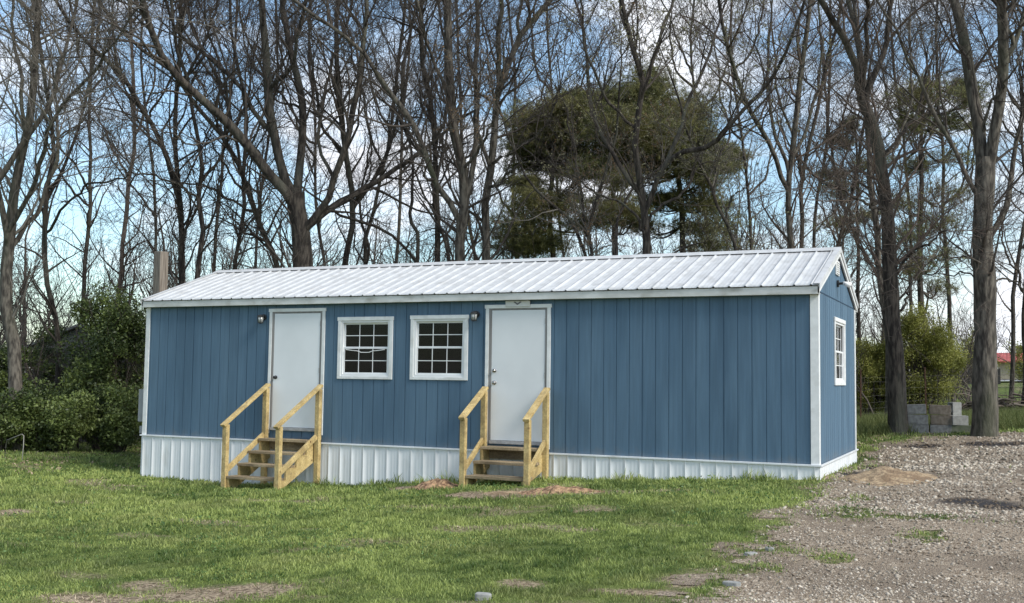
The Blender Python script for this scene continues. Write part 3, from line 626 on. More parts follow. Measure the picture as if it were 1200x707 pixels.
# ------------------------------------------------------------------ wooden steps
def steps(name, label, xb0, xb1, xf0, xf1, yf, treads, topz_b, topz_f, low_b, low_f):
    cx, cy = (xb0+xb1)/2, -.5; z0 = gz1(cx, cy); root = empty(name, (cx, cy, z0), label, 'steps', 'wooden steps at the doors')
    O = Vector((cx, cy, z0)); pw = .085
    def part(b, nm, m, bev=.005):
        b.v = [(p[0]-O.x, p[1]-O.y, p[2]-O.z) for p in b.v]; return b.build(nm, m, root, bev)
    yb = -.10; n = len(treads)
    for (x, y, zt) in ((xb0, yb, topz_b), (xb1, yb, topz_b), (xf0, yf, topz_f), (xf1, yf, topz_f)):
        g = gz1(x, y)-.12
        part(MB().box(x-pw/2, x+pw/2, y-pw/2, y+pw/2, g, zt), 'post', M['wood'])
    for s, (xb, xf) in ((-1, (xb0, xf0)), (1, (xb1, xf1))):
        d = Vector((xf-xb, yf-yb, topz_f-topz_b)); u = d.normalized()
        a = Vector((xb, yb, topz_b+.035))-u*.06; e = Vector((xf, yf, topz_f+.035))+u*.10
        part(MB().beam(a, e, .10, .042), 'handrail', M['wood'])
        off = -s*(pw/2+.021) if False else s*0
        a = Vector((xb-s*.0, yb-pw/2-.002, low_b)); e = Vector((xf, yf+pw/2+.002, low_f))
        part(MB().beam(a, e, .04, .09), 'lower_rail', M['wood'])
        # cut stringer
        xi = xb-s*(pw/2+.024); xi2 = xf-s*(pw/2+.024); run = (abs(yf)-.05)/n
        y_top = -.05; ybt = yf; zt, zb = treads[0]-.03, treads[-1]-.03
        prof = []
        for k in range(n):
            ys_, ye = -.05-run*k, -.05-run*(k+1); prof += [(ys_, treads[k]-.043), (ye, treads[k]-.043)]
        gb_ = gz1(xf, yf)+.0
        prof += [(yf, gb_), (yf+.16, gb_), (-.05, treads[0]-.34)]
        b = MB(); x0, x1 = xi-.018, xi+.018; m = len(prof)
        def xs_at(y, base): return base+(xi2-xi)*(abs(y)/abs(yf))
        V = [(xs_at(p[0], x0), p[0], p[1]) for p in prof]+[(xs_at(p[0], x1), p[0], p[1]) for p in prof]
        b.add(V, [tuple(range(m)), tuple(range(2*m-1, m-1, -1))]+[(i, m+i, m+(i+1) % m, (i+1) % m) for i in range(m)])
        part(b, 'stringer', M['wood'] if s > 0 else M['wood'], 0)
    part(MB().box(xb0+pw/2+.045, xb1-pw/2-.045, -.086, -.052, treads[0]-.20, treads[0]-.044), 'ledger', M['tread'])
    run = (abs(yf)-.05)/n
    for k in range(n):
        y1 = -.05-run*k; y0 = -.05-run*(k+1)-.02; zt = treads[k]; fr = abs(y0)/abs(yf)
        x0 = xb0+(xf0-xb0)*fr+(.0 if k < n-1 else -.0); x1 = xb1+(xf1-xb1)*fr
        b = MB(); w2 = (y1-y0-.008)/2; ex = pw/2-.003 if k < n else 0
        x0 += pw/2+.002; x1 -= pw/2+.002
        b.box(x0, x1, y0, y0+w2, zt-.042, zt); b.box(x0, x1, y1-w2, y1, zt-.043, zt-.002)
        part(b, 'tread', M['tread'], .004)
    return root
steps('wooden_steps', 'four tread wooden steps at the left door with tall front posts', -9.33, -8.23, -9.42, -8.34, -1.02, [.075, -.125, -.32, -.515], .93, .33, .13, -.42)
steps('wooden_steps', 'three tread wooden steps below the door with the small sign', -5.10, -4.045, -5.02, -3.97, -.95, [.105, -.095, -.29], .95, .56, .19, -.20)
# small paver scrap under the left steps' front post
def slab(name, px, py, w, d, h, m, label, rz=0.):
    P = gpix(px, py); b = MB(); nn = 9; ring = []
    for k in range(nn):
        t = 2*math.pi*k/nn; ring.append((w/2*math.copysign(abs(math.cos(t))**.6, math.cos(t))*random.uniform(.85, 1.1), d/2*math.copysign(abs(math.sin(t))**.6, math.sin(t))*random.uniform(.85, 1.1)))
    b.prism(ring, 2, -.04, h); o = b.build(name, m, None, .008); o.location = (P[0], P[1], P[2]); o.rotation_euler = (.04, .03, rz); return o
tag(slab('paver', 270, 571, .30, .26, .02, M['blocklight'], ''), 'thin pale paver under the front left post of the left steps', 'paver')
tag(slab('concrete_slab', 1154, 503, .46, .55, .10, M['blocklight'], '', .2), 'flat pale concrete slab lying at the foot of the large right tree', 'slab')
tag(slab('stone_chunk', 566, 703, .13, .08, .05, M['blocklight'], '', .3), 'pale broken stone lying in the lawn at the bottom edge', 'stone')
for i, (px, py, lb) in enumerate([(372,638,'small'), (880,652,'pale round rock on the dirt edge of the lawn'), (902,646,'long flat pale rock at the driveway edge'), (858,687,'small pale rock low in the driveway grass'), (1050,503,'flat pale rock left of the block stacks by the tree')]):
    if i: tag(slab('rock', px, py, .10+.05*(i % 2), .08, .035, M['blocklight'], '', i), lb, 'rock')

# ------------------------------------------------------------------ concrete blocks
def block(P, rz, m, label, tilt=0, upright=False, l=.40, h=.19, w=.19):
    b = MB(); t = .032; e = .035
    b.box(-l/2, l/2, -w/2, -w/2+t, 0, h); b.box(-l/2, l/2, w/2-t, w/2, 0, h)
    for x0 in (-l/2, -t/2, l/2-t): b.box(x0, x0+t, -w/2+t, w/2-t, .002, h-.002)
    o = b.build('concrete_block', m, None, .006); o.location = P; o.rotation_euler = (0 if not upright else 0, R(90) if upright else tilt, rz); o.data.name = 'concrete_block'
    return tag(o, label, 'concrete block', 'concrete blocks stacked between the right trees')
B0 = gpix(1076, 507.5); ax = gpix(1103, 507.5); dv = Vector((ax[0]-B0[0], ax[1]-B0[1], 0)); rz = math.atan2(dv.y, dv.x); step = dv.normalized()*.425
A = Vector((B0[0], B0[1], gz1(B0[0], B0[1])-.02))
for k, (dx, t, m, lb) in enumerate([(0, 0, 'block', 'grey concrete block at the bottom of the left stack'), (-.01, .0, 'block', 'grey concrete block in the middle of the left stack'), (-.04, -.05, 'block', 'tilted grey concrete block on top of the left stack')]):
    block(A+dv.normalized()*dx+Vector((0, 0, .193*k+(.012 if k == 2 else 0))), rz, M[m], lb, t)
A2 = A+step
for k, (dx, t, m, lb) in enumerate([(0, 0, 'block', 'grey concrete block at the bottom of the second stack'), (.01, 0, 'blockbrown', 'brown stained concrete block in the middle of the second stack'), (-.02, .035, 'blockbrown', 'brownish cracked concrete block on top of the second stack')]):
    block(A2+dv.normalized()*dx+Vector((0, 0, .193*k+(.008 if k == 2 else 0))), rz+.03*k, M[m], lb, t)
nrm = Vector((-dv.y, dv.x, 0)).normalized()
block(A2+dv.normalized()*.19+nrm*.30+Vector((0, 0, .44)), rz+.5, M['blocklight'], 'pale concrete block standing on end behind the second stack', upright=True)
block(A2+dv.normalized()*.19+nrm*.30+Vector((0, 0, 0)), rz+.3, M['block'], 'grey concrete block lying behind the second stack')
block(A2+step*.92, rz, M['blockmoss'], 'dark mossy concrete block on the ground right of the stacks')
block(A2+step*.80+Vector((0, 0, .194)), rz+.25, M['blocklight'], 'pale concrete block resting on the mossy block', l=.30)

# ------------------------------------------------------------------ trees
def tubes(P, Rr, K):
    N_, S_, _ = P.shape; T = np.gradient(P, axis=1); T /= np.linalg.norm(T, axis=2, keepdims=True)+1e-9
    ref = RNG.normal(size=(N_, 1, 3)); A = np.cross(T, ref); A /= np.linalg.norm(A, axis=2, keepdims=True)+1e-9; B = np.cross(T, A)
    t = np.arange(K)*2*math.pi/K
    V = P[:,:,None]+Rr[:,:,None,None]*(A[:,:,None]*np.cos(t)[None,None,:,None]+B[:,:,None]*np.sin(t)[None,None,:,None])
    idx = np.arange(N_*S_*K).reshape(N_, S_, K); a = idx[:,:-1]; b = idx[:,1:]
    F = np.stack([a, np.roll(a, -1, 2), np.roll(b, -1, 2), b], -1).reshape(-1, 4)
    return V.reshape(-1, 3), F
def join(parts):
    Vs, Fs, o = [], [], 0
    for V, F in parts: Vs.append(V); Fs.append(F+o); o += len(V)
    return np.concatenate(Vs), np.concatenate(Fs)
def children(P, Rr, n, length, ang, S_, rmax, tip, up=.25, wob=.16, tmin=.25, rk=.6, lenk=None):
    """n branches growing off the polylines P (N,S,3)"""
    N_, S0, _ = P.shape; seg = np.linalg.norm(np.diff(P, axis=1), axis=2).sum(1); w = seg/seg.sum()
    i = RNG.choice(N_, n, p=w); t = tmin+(1-tmin)*RNG.random(n)**.85; f = t*(S0-1); j = np.minimum(f.astype(int), S0-2); u = (f-j)[:,None]
    p0 = P[i, j]*(1-u)+P[i, j+1]*u; d = P[i, j+1]-P[i, j]; d /= np.linalg.norm(d, axis=1)[:,None]+1e-9
    r0 = Rr[i, j]*(1-u[:,0])+Rr[i, j+1]*u[:,0]
    q = RNG.normal(size=(n, 3)); q -= (q*d).sum(1)[:,None]*d; q /= np.linalg.norm(q, axis=1)[:,None]
    a = RNG.normal(ang, .2, n)[:,None]; D = d*np.cos(a)+q*np.sin(a); D[:,2] += up; D /= np.linalg.norm(D, axis=1)[:,None]
    Ln = length*RNG.uniform(.5, 1.25, n)*(1.15-.5*t)
    if lenk is not None: Ln *= lenk[i]
    pts = [p0]; cur = D; st = (Ln/(S_-1))[:,None]
    for k in range(S_-1):
        cur = cur+RNG.normal(0, wob, (n, 3)); cur[:,2] += up*.22; cur /= np.linalg.norm(cur, axis=1)[:,None]; pts.append(pts[-1]+cur*st)
    PP = np.stack(pts, 1); rs = np.minimum(r0*rk, rmax)*RNG.uniform(.6, 1, n); ts = np.linspace(0, 1, S_)
    RR = rs[:,None]*(1-ts)[None]+tip*ts[None]; RR = np.maximum(RR, tip)
    return PP, RR
def catmull(pts, S_):
    P = np.asarray(pts, float); seg = np.r_[0, np.cumsum(np.linalg.norm(np.diff(P, axis=0), axis=1))]; t = np.linspace(0, seg[-1], S_)
    E = np.vstack([2*P[0]-P[1], P, 2*P[-1]-P[-2]]); out = []
    for q in t:
        k = min(np.searchsorted(seg, q, side='right')-1, len(P)-2); u = (q-seg[k])/(seg[k+1]-seg[k]+1e-9); a, b, c, d = E[k], E[k+1], E[k+2], E[k+3]
        out.append(.5*((2*b)+(-a+c)*u+(2*a-5*b+4*c-d)*u*u+(-a+3*b-3*c+d)*u**3))
    return np.array(out)
LIMB_S = 20
def limb_px(pts, D, w0, w1, dd=0., ground=False, ext=0):
    """a limb through photo pixels at distance D (drifting by dd), widths in px"""
    n = len(pts); Q = [atD(x, y, D+dd*(k/(n-1))**1.3) for k, (x, y) in enumerate(pts)]
    r0, r1 = w0*D/FPX/2, w1*D/FPX/2
    if ground:
        g = gz1(Q[0][0], Q[0][1])
        if Q[0][2] > g+.3:
            s = Q[0]-Q[1]; s = s/abs(s[2])*.25; b = Q[0]+np.array([s[0], s[1], 0])*(Q[0][2]-g); b[2] = gz1(b[0], b[1])-.15; Q.insert(0, (b+Q[0])/2); Q.insert(0, b)
        else: Q[0][2] = g-.15
    if ext:                                        # carry the limb on past the picture's edge until it is thin
        d = Q[-1]-Q[-2]; d /= np.linalg.norm(d); p = Q[-1].copy()
        for k in range(3): d = d+RNG.normal(0, .12, 3)+np.array([0, 0, .12]); d /= np.linalg.norm(d); p = p+d*ext/3; Q.append(p.copy())
    P = catmull(Q, LIMB_S); t = np.linspace(0, 1, LIMB_S)
    wb = np.cumsum(RNG.normal(0, 1, (LIMB_S, 3)), 0); wb -= wb[0]+(wb[-1]-wb[0])*t[:,None]; P = P+wb*(.008 if w0 > 18 else .016 if w0 > 10 else .035)
    if ext:
        k = (1-ext/ (np.linalg.norm(np.diff(P, axis=0), axis=1).sum())); rr = np.where(t < k, r0+(r1-r0)*t/max(k, .01), r1+(.012-r1)*(t-k)/(1-k+1e-6))
    else: rr = r0+(r1-r0)*t
    if ground: rr = rr*(1+.28*np.exp(-t*LIMB_S/1.1)); 
    rr = rr*(1+.05*np.sin(t*17+RNG.uniform(0, 6)))
    return P, rr
def snap(limbs):
    out = [limbs[0]]
    for P, r in limbs[1:]:
        Q = np.concatenate([q[0] for q in out]); A = np.concatenate([q[0][:-1]*.5+q[0][1:]*.5 for q in out]); Q = np.concatenate([Q, A]); d = np.linalg.norm(Q-P[0], axis=1); k = int(np.argmin(d))
        if d[k] < 1.2 and abs(P[0, 2]-gz1(P[0, 0], P[0, 1])) > .5: P = P+(Q[k]-P[0])*(np.linspace(1, 0, len(P))**1.5)[:,None]
        out.append((P, r))
    return out
def make_tree(name, label, limbs, bark, twig, dens=1., D=28, tw=.0034, buds=None, budn=0, l1=2.6, group='bare trees behind the house', up=.22, n1=None):
    limbs = snap(limbs); P0 = np.stack([l[0] for l in limbs]); R0 = np.stack([l[1] for l in limbs])
    base = P0[0, 0]; root = empty(name, (base[0], base[1], gz1(base[0], base[1])), label, 'tree', group); org = root.location
    V, F = tubes(P0, R0, 12); npmesh('trunk', V, F, bark, root, smooth=True, origin=org)
    # twigs only above the lower trunk
    z = P0[...,2]; hi = [k for k in range(len(limbs))]
    Ps, Rs = P0[hi], R0[hi]
    tot = np.linalg.norm(np.diff(Ps, axis=1), axis=2).sum()
    a = int((n1 or tot*2.3)*dens)
    trim = Ps.copy(); 
    tm = .16
    P1, R1 = children(Ps, Rs, a, l1, .85, 8, .042, .006, up, .17, tm)
    lowcut = P1[:,0,2] > gz1(base[0], base[1])+2.3; P1, R1 = P1[lowcut], R1[lowcut]
    P2, R2 = children(P1, R1, a*5, l1*.5, .75, 6, .014, .0042, up*.6, .2, .15)
    P3, R3 = children(P2, R2, a*17, l1*.26, .7, 4, .007, tw, up*.4, .22, .1)
    P4, R4 = children(P3, R3, a*22, l1*.14, .7, 3, .0045, tw*.8, up*.2, .2, .1)
    V, F = join([tubes(P1, R1, 5), tubes(P2, R2, 4), tubes(P3, R3, 3), tubes(P4, R4, 3)])
    npmesh('crown', V, F, twig, root, origin=org)
    if buds is not None:
        k = RNG.integers(0, len(P4), budn); pp = P4[k, RNG.integers(0, 3, budn)]+RNG.normal(0, .012, (budn, 3)); V, F = leafquads(pp, RNG.uniform(.012, .030, budn))
        npmesh('buds', V, F, buds, root, attr=np.repeat(RNG.random(budn), 4), origin=org)
    return root
BD, BG, BPk = M['barkdark'], M['barkgrey'], M['barkpink']; TD, TG, TR = M['twigdark'], M['twiggrey'], M['twigred']
L_ = limb_px
make_tree('bare_tree', 'large many limbed grey tree at the far left edge above the thicket', [
 L_([(20,415),(17,395),(8,345),(12,280),(20,215),(34,145),(41,60),(47,-30)], 24, 17, 6, 1, True, 5),
 L_([(11,290),(4,220),(-2,150),(-14,60)], 24, 8, 4, -1.5, ext=4), L_([(20,215),(45,175),(75,125),(92,50),(104,-20)], 24, 7, 3, 1.5, ext=4),
 L_([(13,270),(38,235),(52,190),(68,140),(100,92),(130,60)], 24, 6, 2.5, -2, ext=2), L_([(9,300),(30,262),(58,205),(66,160),(62,90)], 24, 6, 2.5, 2, ext=2),
 L_([(30,160),(22,90),(10,30),(5,-20)], 24, 5, 3, 1, ext=3), L_([(10,250),(-20,200),(-50,150)], 24, 6, 3, 0, ext=3)], BG, TG, 1.15, l1=2.4)
make_tree('bare_tree', 'slim dark tree with a rightward fork above the left thicket', [
 L_([(66,400),(48,300),(53,230),(60,160),(52,90),(40,20),(36,-20)], 27, 7, 4, 1, True, 4), L_([(53,230),(80,180),(96,120),(110,60),(118,-10)], 27, 4, 2.5, 2, ext=3), L_([(50,270),(90,235),(118,215),(150,205)], 27, 3.5, 1.5, -2)], BD, TD, 1.1, l1=2.2)
make_tree('bare_tree', 'slender pinkish brown tree standing left of the square timber post', [
 L_([(138,345),(141,300),(149,212),(156,159),(154,110),(148,40),(150,-20)], 31, 6, 3.5, 0, True, 3), L_([(149,212),(130,170),(112,130),(90,100)], 31, 3, 1.5, 1), L_([(155,165),(175,120),(186,70),(190,10)], 31, 3, 1.5, -1, ext=2)], BPk, M['twigred'], 1.0, l1=2.0)
make_tree('bare_tree', 'dark double trunked tree just right of the square timber post', [
 L_([(219,330),(217,280),(216,240),(212,168),(214,91),(218,0),(216,-25)], 27, 8, 4, 0, True, 4), L_([(218,262),(214,237),(200,195),(190,160),(168,120),(149,87),(115,62),(85,30),(55,-15)], 27, 7, 3.5, -2, ext=3),
 L_([(214,100),(240,60),(252,10),(260,-20)], 27, 4, 2, 1, ext=3), L_([(150,88),(135,50),(130,0)], 25, 3.5, 2, 0, ext=2)], BD, TD, 1.2)
make_tree('bare_tree', 'crooked thin tree whose trunk bows left above the roof left end', [
 L_([(232,320),(237,280),(231,235),(236,200),(234,180),(226,130),(220,90),(204,40),(198,-20)], 25.5, 7.5, 3.5, 1, True, 3), L_([(235,200),(262,160),(285,120),(300,70)], 25.5, 3.5, 2, 1, ext=2), L_([(231,240),(205,218),(170,205),(140,200)], 25.5, 3, 1.5, -1)], BD, TD, 1.0)
make_tree('bare_tree', 'thin upright tree between the double trunk and the massive tree', [
 L_([(272,314),(279,280),(285,250),(282,205),(286,180),(283,120),(270,40),(266,-20)], 29, 6, 3.5, 1, True, 3), L_([(284,190),(305,150),(330,110),(342,50)], 29, 3, 2, 1, ext=2), L_([(282,220),(255,190),(235,150)], 29, 3, 1.5, -1)], BD, TD, 1.0)
make_tree('bare_tree', 'leaning tree whose trunk slants up left beside the massive tree', [
 L_([(336,314),(320,280),(305,237),(292,210),(280,178),(258,148),(232,122),(205,85),(165,55),(130,20)], 26.5, 9, 3.5, -1.5, True, 4), L_([(292,210),(278,150),(270,100),(250,50),(240,0)], 26.5, 4, 2.5, 1, ext=3), L_([(305,237),(270,222),(230,210),(195,215)], 26.5, 3.5, 1.5, -1)], BD, TD, 1.1)
make_tree('bare_tree', 'massive dark tree with a thick trunk and wide spreading limbs behind the roof', [
 L_([(354,314),(353,285),(351,262),(347,240),(346,226)], 25, 25, 22, 0, True), L_([(348,248),(336,225),(312,198),(285,162),(262,138),(230,110),(202,82),(180,40),(160,-15)], 25, 13, 6, -2.5, ext=5),
 L_([(350,235),(334,205),(322,150),(314,100),(310,50),(306,0),(304,-20)], 25, 12, 8, 1, ext=5), L_([(350,240),(353,200),(355,173),(357,120),(346,67),(334,10),(330,-20)], 25, 11, 6, 2, ext=4),
 L_([(357,272),(372,258),(388,238),(398,212),(410,175),(418,120),(428,40),(432,-20)], 25, 9, 4.5, -1, ext=4), L_([(358,275),(382,256),(402,243),(428,225),(455,203),(490,178),(525,150),(556,130)], 25, 9, 3, 2),
 L_([(322,150),(290,110),(262,80),(235,60),(205,30),(190,-10)], 25, 6, 3, 1, ext=3), L_([(314,100),(340,70),(356,30),(370,-20)], 25, 5, 3, -1, ext=3), L_([(285,162),(262,158),(225,164),(190,152),(150,156)], 24, 3, .8, -2),
 L_([(230,110),(200,106),(160,108),(120,92)], 23.5, 3, .8, -1), L_([(398,212),(380,170),(384,120),(396,60),(410,0)], 24.5, 4.5, 2.5, 1, ext=2)], BD, TD, 1.25, l1=2.8)
make_tree('bare_tree', 'straight medium tree right of the massive tree and its low limb', [
 L_([(401,314),(410,262),(412,230),(405,180),(400,120),(395,50),(398,-20)], 28, 9, 5, 0, True, 4), L_([(411,245),(430,220),(448,190),(470,140),(480,70),(486,0)], 28, 5, 3, 1, ext=3), L_([(405,180),(380,140),(366,90),(360,30)], 28, 4, 2.5, 1, ext=2)], BD, TD, 1.1)
make_tree('bare_tree', 'thin pale stemmed tree rising in front of the gap left of the twin grey trunks', [
 L_([(426,312),(428,275),(440,230),(450,180),(458,100),(468,0),(470,-20)], 31, 5, 3.5, 0, True, 3), L_([(446,200),(425,150),(415,90),(405,30)], 31, 3, 2, 1, ext=2), L_([(420,312),(424,290),(418,240),(428,180)], 31.2, 4, 2, 1, ext=2)], BD, TD, 1.0)
make_tree('bare_tree', 'arching low tree whose stem slants up left below the twin grey trunks', [
 L_([(484,315),(470,290),(450,270),(425,258),(400,250)], 27, 6, 3, -1, True, 2), L_([(486,312),(487,270),(478,240),(482,190),(470,130)], 27, 5, 2.5, 1, ext=2)], BD, TD, .9, l1=1.8)
make_tree('bare_tree', 'dark upright tree immediately left of the twin grey trunks', [
 L_([(508,314),(508,253),(505,217),(503,180),(500,120),(490,60),(492,-20)], 29, 8, 5, 0, True, 4), L_([(527,314),(516,262),(508,238)], 29, 6, 4, 0, True), L_([(503,180),(520,130),(522,70),(512,0)], 29, 4, 3, 1, ext=3), L_([(505,217),(480,180),(462,140),(440,110)], 29, 4, 2, -1)], BD, TD, 1.1)
make_tree('bare_tree', 'tall pale grey tree with a forked trunk, left one of the twin grey trunks', [
 L_([(540,314),(539,285),(540,262),(545,226),(541,190),(531,144),(527,86),(526,43),(524,-15)], 25, 15, 9, 0, True, 5), L_([(534,290),(531,266),(519,240),(503,217),(495,195),(478,150),(455,115),(429,75),(400,46),(370,20)], 25, 8, 3.5, -2, ext=3),
 L_([(544,232),(552,180),(553,130),(556,60),(560,-15)], 25, 7, 5, 1, ext=4), L_([(529,120),(510,80),(496,30),(488,-20)], 25, 4.5, 3, -1, ext=3), L_([(541,200),(560,170),(575,130),(583,90)], 25, 4, 2, -2, ext=1)], BG, TD, 1.25)
make_tree('bare_tree', 'tall pale grey tree sweeping up right, right one of the twin grey trunks', [
 L_([(572,314),(572,270),(571,235),(575,210),(581,183),(587,110),(602,72),(619,34),(650,0),(672,-25)], 25.5, 12, 6, 1, True, 4), L_([(586,118),(583,60),(588,-15)], 25.5, 7, 4.5, -1, ext=4),
 L_([(619,34),(618,5),(622,-20)], 26, 4, 3, 0, ext=3), L_([(577,205),(562,160),(560,110),(552,60)], 25.5, 5, 3, 1, ext=2), L_([(580,190),(610,170),(640,140),(655,100)], 25.5, 4, 2, -2), L_([(575,220),(590,212),(604,198),(625,190)], 25.5, 4, 1.5, -1)], BG, TD, 1.1)
make_tree('budding_tree', 'dark sinuous budding tree in front of the big pine crowns', [
 L_([(757,302),(755,262),(752,225),(743,174),(744,139),(756,109),(752,83),(738,40),(726,-15)], 24, 13, 5, 0, True, 4), L_([(756,109),(775,62),(790,20),(802,-20)], 24, 5, 3, 1, ext=3), L_([(754,245),(775,190),(800,168),(838,160),(862,139),(915,82),(940,20)], 24, 7, 3, -2, ext=3),
 L_([(752,235),(722,190),(705,150),(690,90),(682,20)], 24, 6, 3, 1, ext=3), L_([(744,150),(715,120),(695,60),(690,0)], 24, 4, 2, -1, ext=2), L_([(753,260),(790,225),(815,200),(850,190)], 24, 4, 1.5, 1), L_([(775,190),(800,120),(830,60),(850,0)], 24, 5, 2.5, 1, ext=3),
 L_([(756,290),(735,250),(700,225),(670,205)], 24, 4, 1.5, -1)], BD, TD, .85, buds=M['bud'], budn=22000, l1=2.5)
make_tree('budding_tree', 'multi stemmed russet budding tree low behind the roof at centre', [
 L_([(690,302),(688,262),(700,230),(715,195),(722,150)], 25, 6, 3, 0, True, 2), L_([(692,302),(672,262),(650,238),(628,215),(612,180)], 25, 6, 2.5, -1, True, 2), L_([(720,302),(725,260),(742,225),(770,205)], 24.5, 6, 2.5, 1, True, 2), L_([(690,290),(682,240),(676,190),(668,150)], 25, 4, 2, 1, ext=2)], BD, TG, .8, buds=M['budred'], budn=7000, l1=1.7)
make_tree('budding_tree', 'leaning thin tree slanting left at the right side of the big pines', [
 L_([(858,298),(840,256),(827,223),(812,190),(800,150)], 25, 6, 3, 0, True, 2), L_([(832,235),(836,200),(850,160),(856,110)], 25, 3.5, 2, 1, ext=2), L_([(846,268),(862,235),(880,215)], 25, 3, 1.5, 0)], BD, TG, .9, buds=M['bud'], budn=6000, l1=1.8)
make_tree('bare_tree', 'olive stemmed upright tree above the right part of the roof', [
 L_([(925,302),(927,216),(930,159),(935,96),(944,20),(948,-20)], 27, 9, 5, 0, True, 4), L_([(926,232),(912,200),(895,165),(877,135),(862,90),(845,30),(838,-20)], 27, 6, 3.5, -1, ext=3), L_([(929,180),(950,140),(962,90),(968,30)], 27, 4.5, 2.5, 1, ext=2), L_([(928,200),(905,150),(900,90),(905,20)], 27, 4.5, 2.5, 1, ext=2)], BG, TR, 1.2, l1=2.4)
make_tree('bare_tree', 'slim dark tree close right of the olive stemmed tree', [
 L_([(939,302),(940,210),(955,130),(972,60),(985,0)], 29, 6, 3.5, 0, True, 3), L_([(941,200),(930,150),(915,90),(905,40)], 29, 3.5, 2, 1, ext=2)], BD, TR, 1.1, l1=2.2)
make_tree('bare_tree', 'thin tree slanting up right past the roof peak', [
 L_([(975,310),(985,270),(995,235),(1005,200),(1015,150),(1022,90)], 30, 6, 3, 0, True, 3), L_([(990,250),(975,200),(972,140),(965,80)], 30, 4, 2.5, 1, ext=2)], BD, TR, 1.1, l1=2.2)
make_tree('bare_tree', 'large dark tree behind the house corner, forking into four limbs high up', [
 L_([(1053,503),(1051,440),(1046,360),(1042,290),(1039,240),(1032,195),(1026,160),(1008,112)], 21.5, 21, 12, 0, True), L_([(1012,122),(1000,85),(985,55),(962,20),(940,-15)], 21.5, 9, 6, -1, ext=4),
 L_([(1010,115),(1006,70),(998,20),(992,-20)], 21.5, 8, 5, 1, ext=4), L_([(1012,118),(1013,60),(1016,0),(1016,-20)], 21.5, 6, 4, -1, ext=3), L_([(1012,122),(1024,85),(1034,50),(1038,10),(1044,-20)], 21.5, 8, 5, 0, ext=4),
 L_([(1044,330),(1060,300),(1085,290),(1110,270)], 21.5, 4, 1.5, -1), L_([(1040,250),(1020,240),(990,225),(965,215)], 21.5, 4, 1.5, -1), L_([(1030,185),(1060,150),(1080,120),(1095,70)], 21.5, 4.5, 2, 1, ext=1), L_([(1048,380),(1068,350),(1078,320)], 21.5, 4, 1.5, 1)], BD, TR, 1.2, l1=2.4)
make_tree('bare_tree', 'thinner grey trunk standing just behind the large corner tree', [
 L_([(1040,490),(1038,388),(1034,333),(1029,262),(1022,220),(1017,150),(1010,80)], 25, 10, 5, 0, True, 4), L_([(1033,320),(1010,290),(998,250),(990,200)], 25, 3.5, 2, 1), L_([(1020,200),(1050,170),(1065,120),(1070,60)], 25, 4, 2, 1, ext=2)], BG, TD, 1.0, l1=2.2)
make_tree('bare_tree', 'large grey barked tree beside the concrete blocks, forking above roof height', [
 L_([(1153,502),(1153,440),(1154,400),(1154,330),(1152,265),(1154,210),(1155,185)], 20.5, 28, 21, 0, True), L_([(1154,205),(1147,160),(1138,110),(1128,48),(1117,0),(1112,-20)], 20.5, 15, 11, 1, ext=5),
 L_([(1157,205),(1168,150),(1177,100),(1178,50),(1175,0),(1176,-20)], 20.5, 14, 10, -1, ext=5), L_([(1158,292),(1168,280),(1184,250),(1193,210),(1203,150),(1212,80)], 20.5, 8, 4, 1, ext=3),
 L_([(1160,245),(1135,200),(1108,150),(1090,110),(1066,60),(1040,20)], 20.5, 6, 2.5, -1, ext=2), L_([(1178,80),(1192,50),(1202,10),(1210,-20)], 20.5, 7, 4, 0, ext=3), L_([(1148,165),(1165,120),(1180,95),(1196,60)], 20.5, 4, 2, -1),
 L_([(1150,312),(1132,296),(1112,302),(1100,292),(1078,306)], 20.5, 2.6, .8, -1), L_([(1150,340),(1128,322),(1116,330),(1098,320)], 20.5, 2.4, .8, 1), L_([(1160,330),(1185,322),(1200,334),(1215,330)], 20.5, 2.6, 1, -1), L_([(1178,60),(1165,20),(1160,-20)], 20.5, 5, 3, 0, ext=3)], BG, TD, 1.15, l1=2.3)
make_tree('bare_tree', 'slim dark tree at the right edge behind the rusty post', [
 L_([(1197,470),(1196,380),(1200,300),(1205,220),(1198,140)], 27, 6, 3, 0, True, 3), L_([(1198,340),(1180,300),(1172,250)], 27, 3, 1.5, 0)], BD, TD, 1.0, l1=2.0)

# further slim trees of the wood, all alike
alike = 'slim bare tree far back in the wood among others like it'
rs = random.Random(5)
def far_tree(px, D, label, top=-60):
    lean = rs.uniform(-30, 30); x1 = px+lean; ym = rs.uniform(120, 190)
    lim = [L_([(px, 320), (px+lean*.3+rs.uniform(-6, 6), 240), (px+lean*.6, ym), (x1, 60), (x1+rs.uniform(-10, 10), top)], D, rs.uniform(5, 8)*28/D, 2.5, 0, True, 2)]
    for k in range(4):
        y = rs.uniform(90, 260); s = rs.choice((-1, 1)); xb = px+lean*(320-y)/380; lim.append(L_([(xb, y), (xb+s*rs.uniform(15, 28), y-30), (xb+s*rs.uniform(28, 55), y-rs.uniform(70, 130))], D, 3, 1.5, rs.uniform(-2, 2), ext=1))
    make_tree('bare_tree', label, lim, BD, rs.choice((TD, TR, TG)), .8, l1=2.4, tw=.0042, group='slim bare trees far back in the wood')
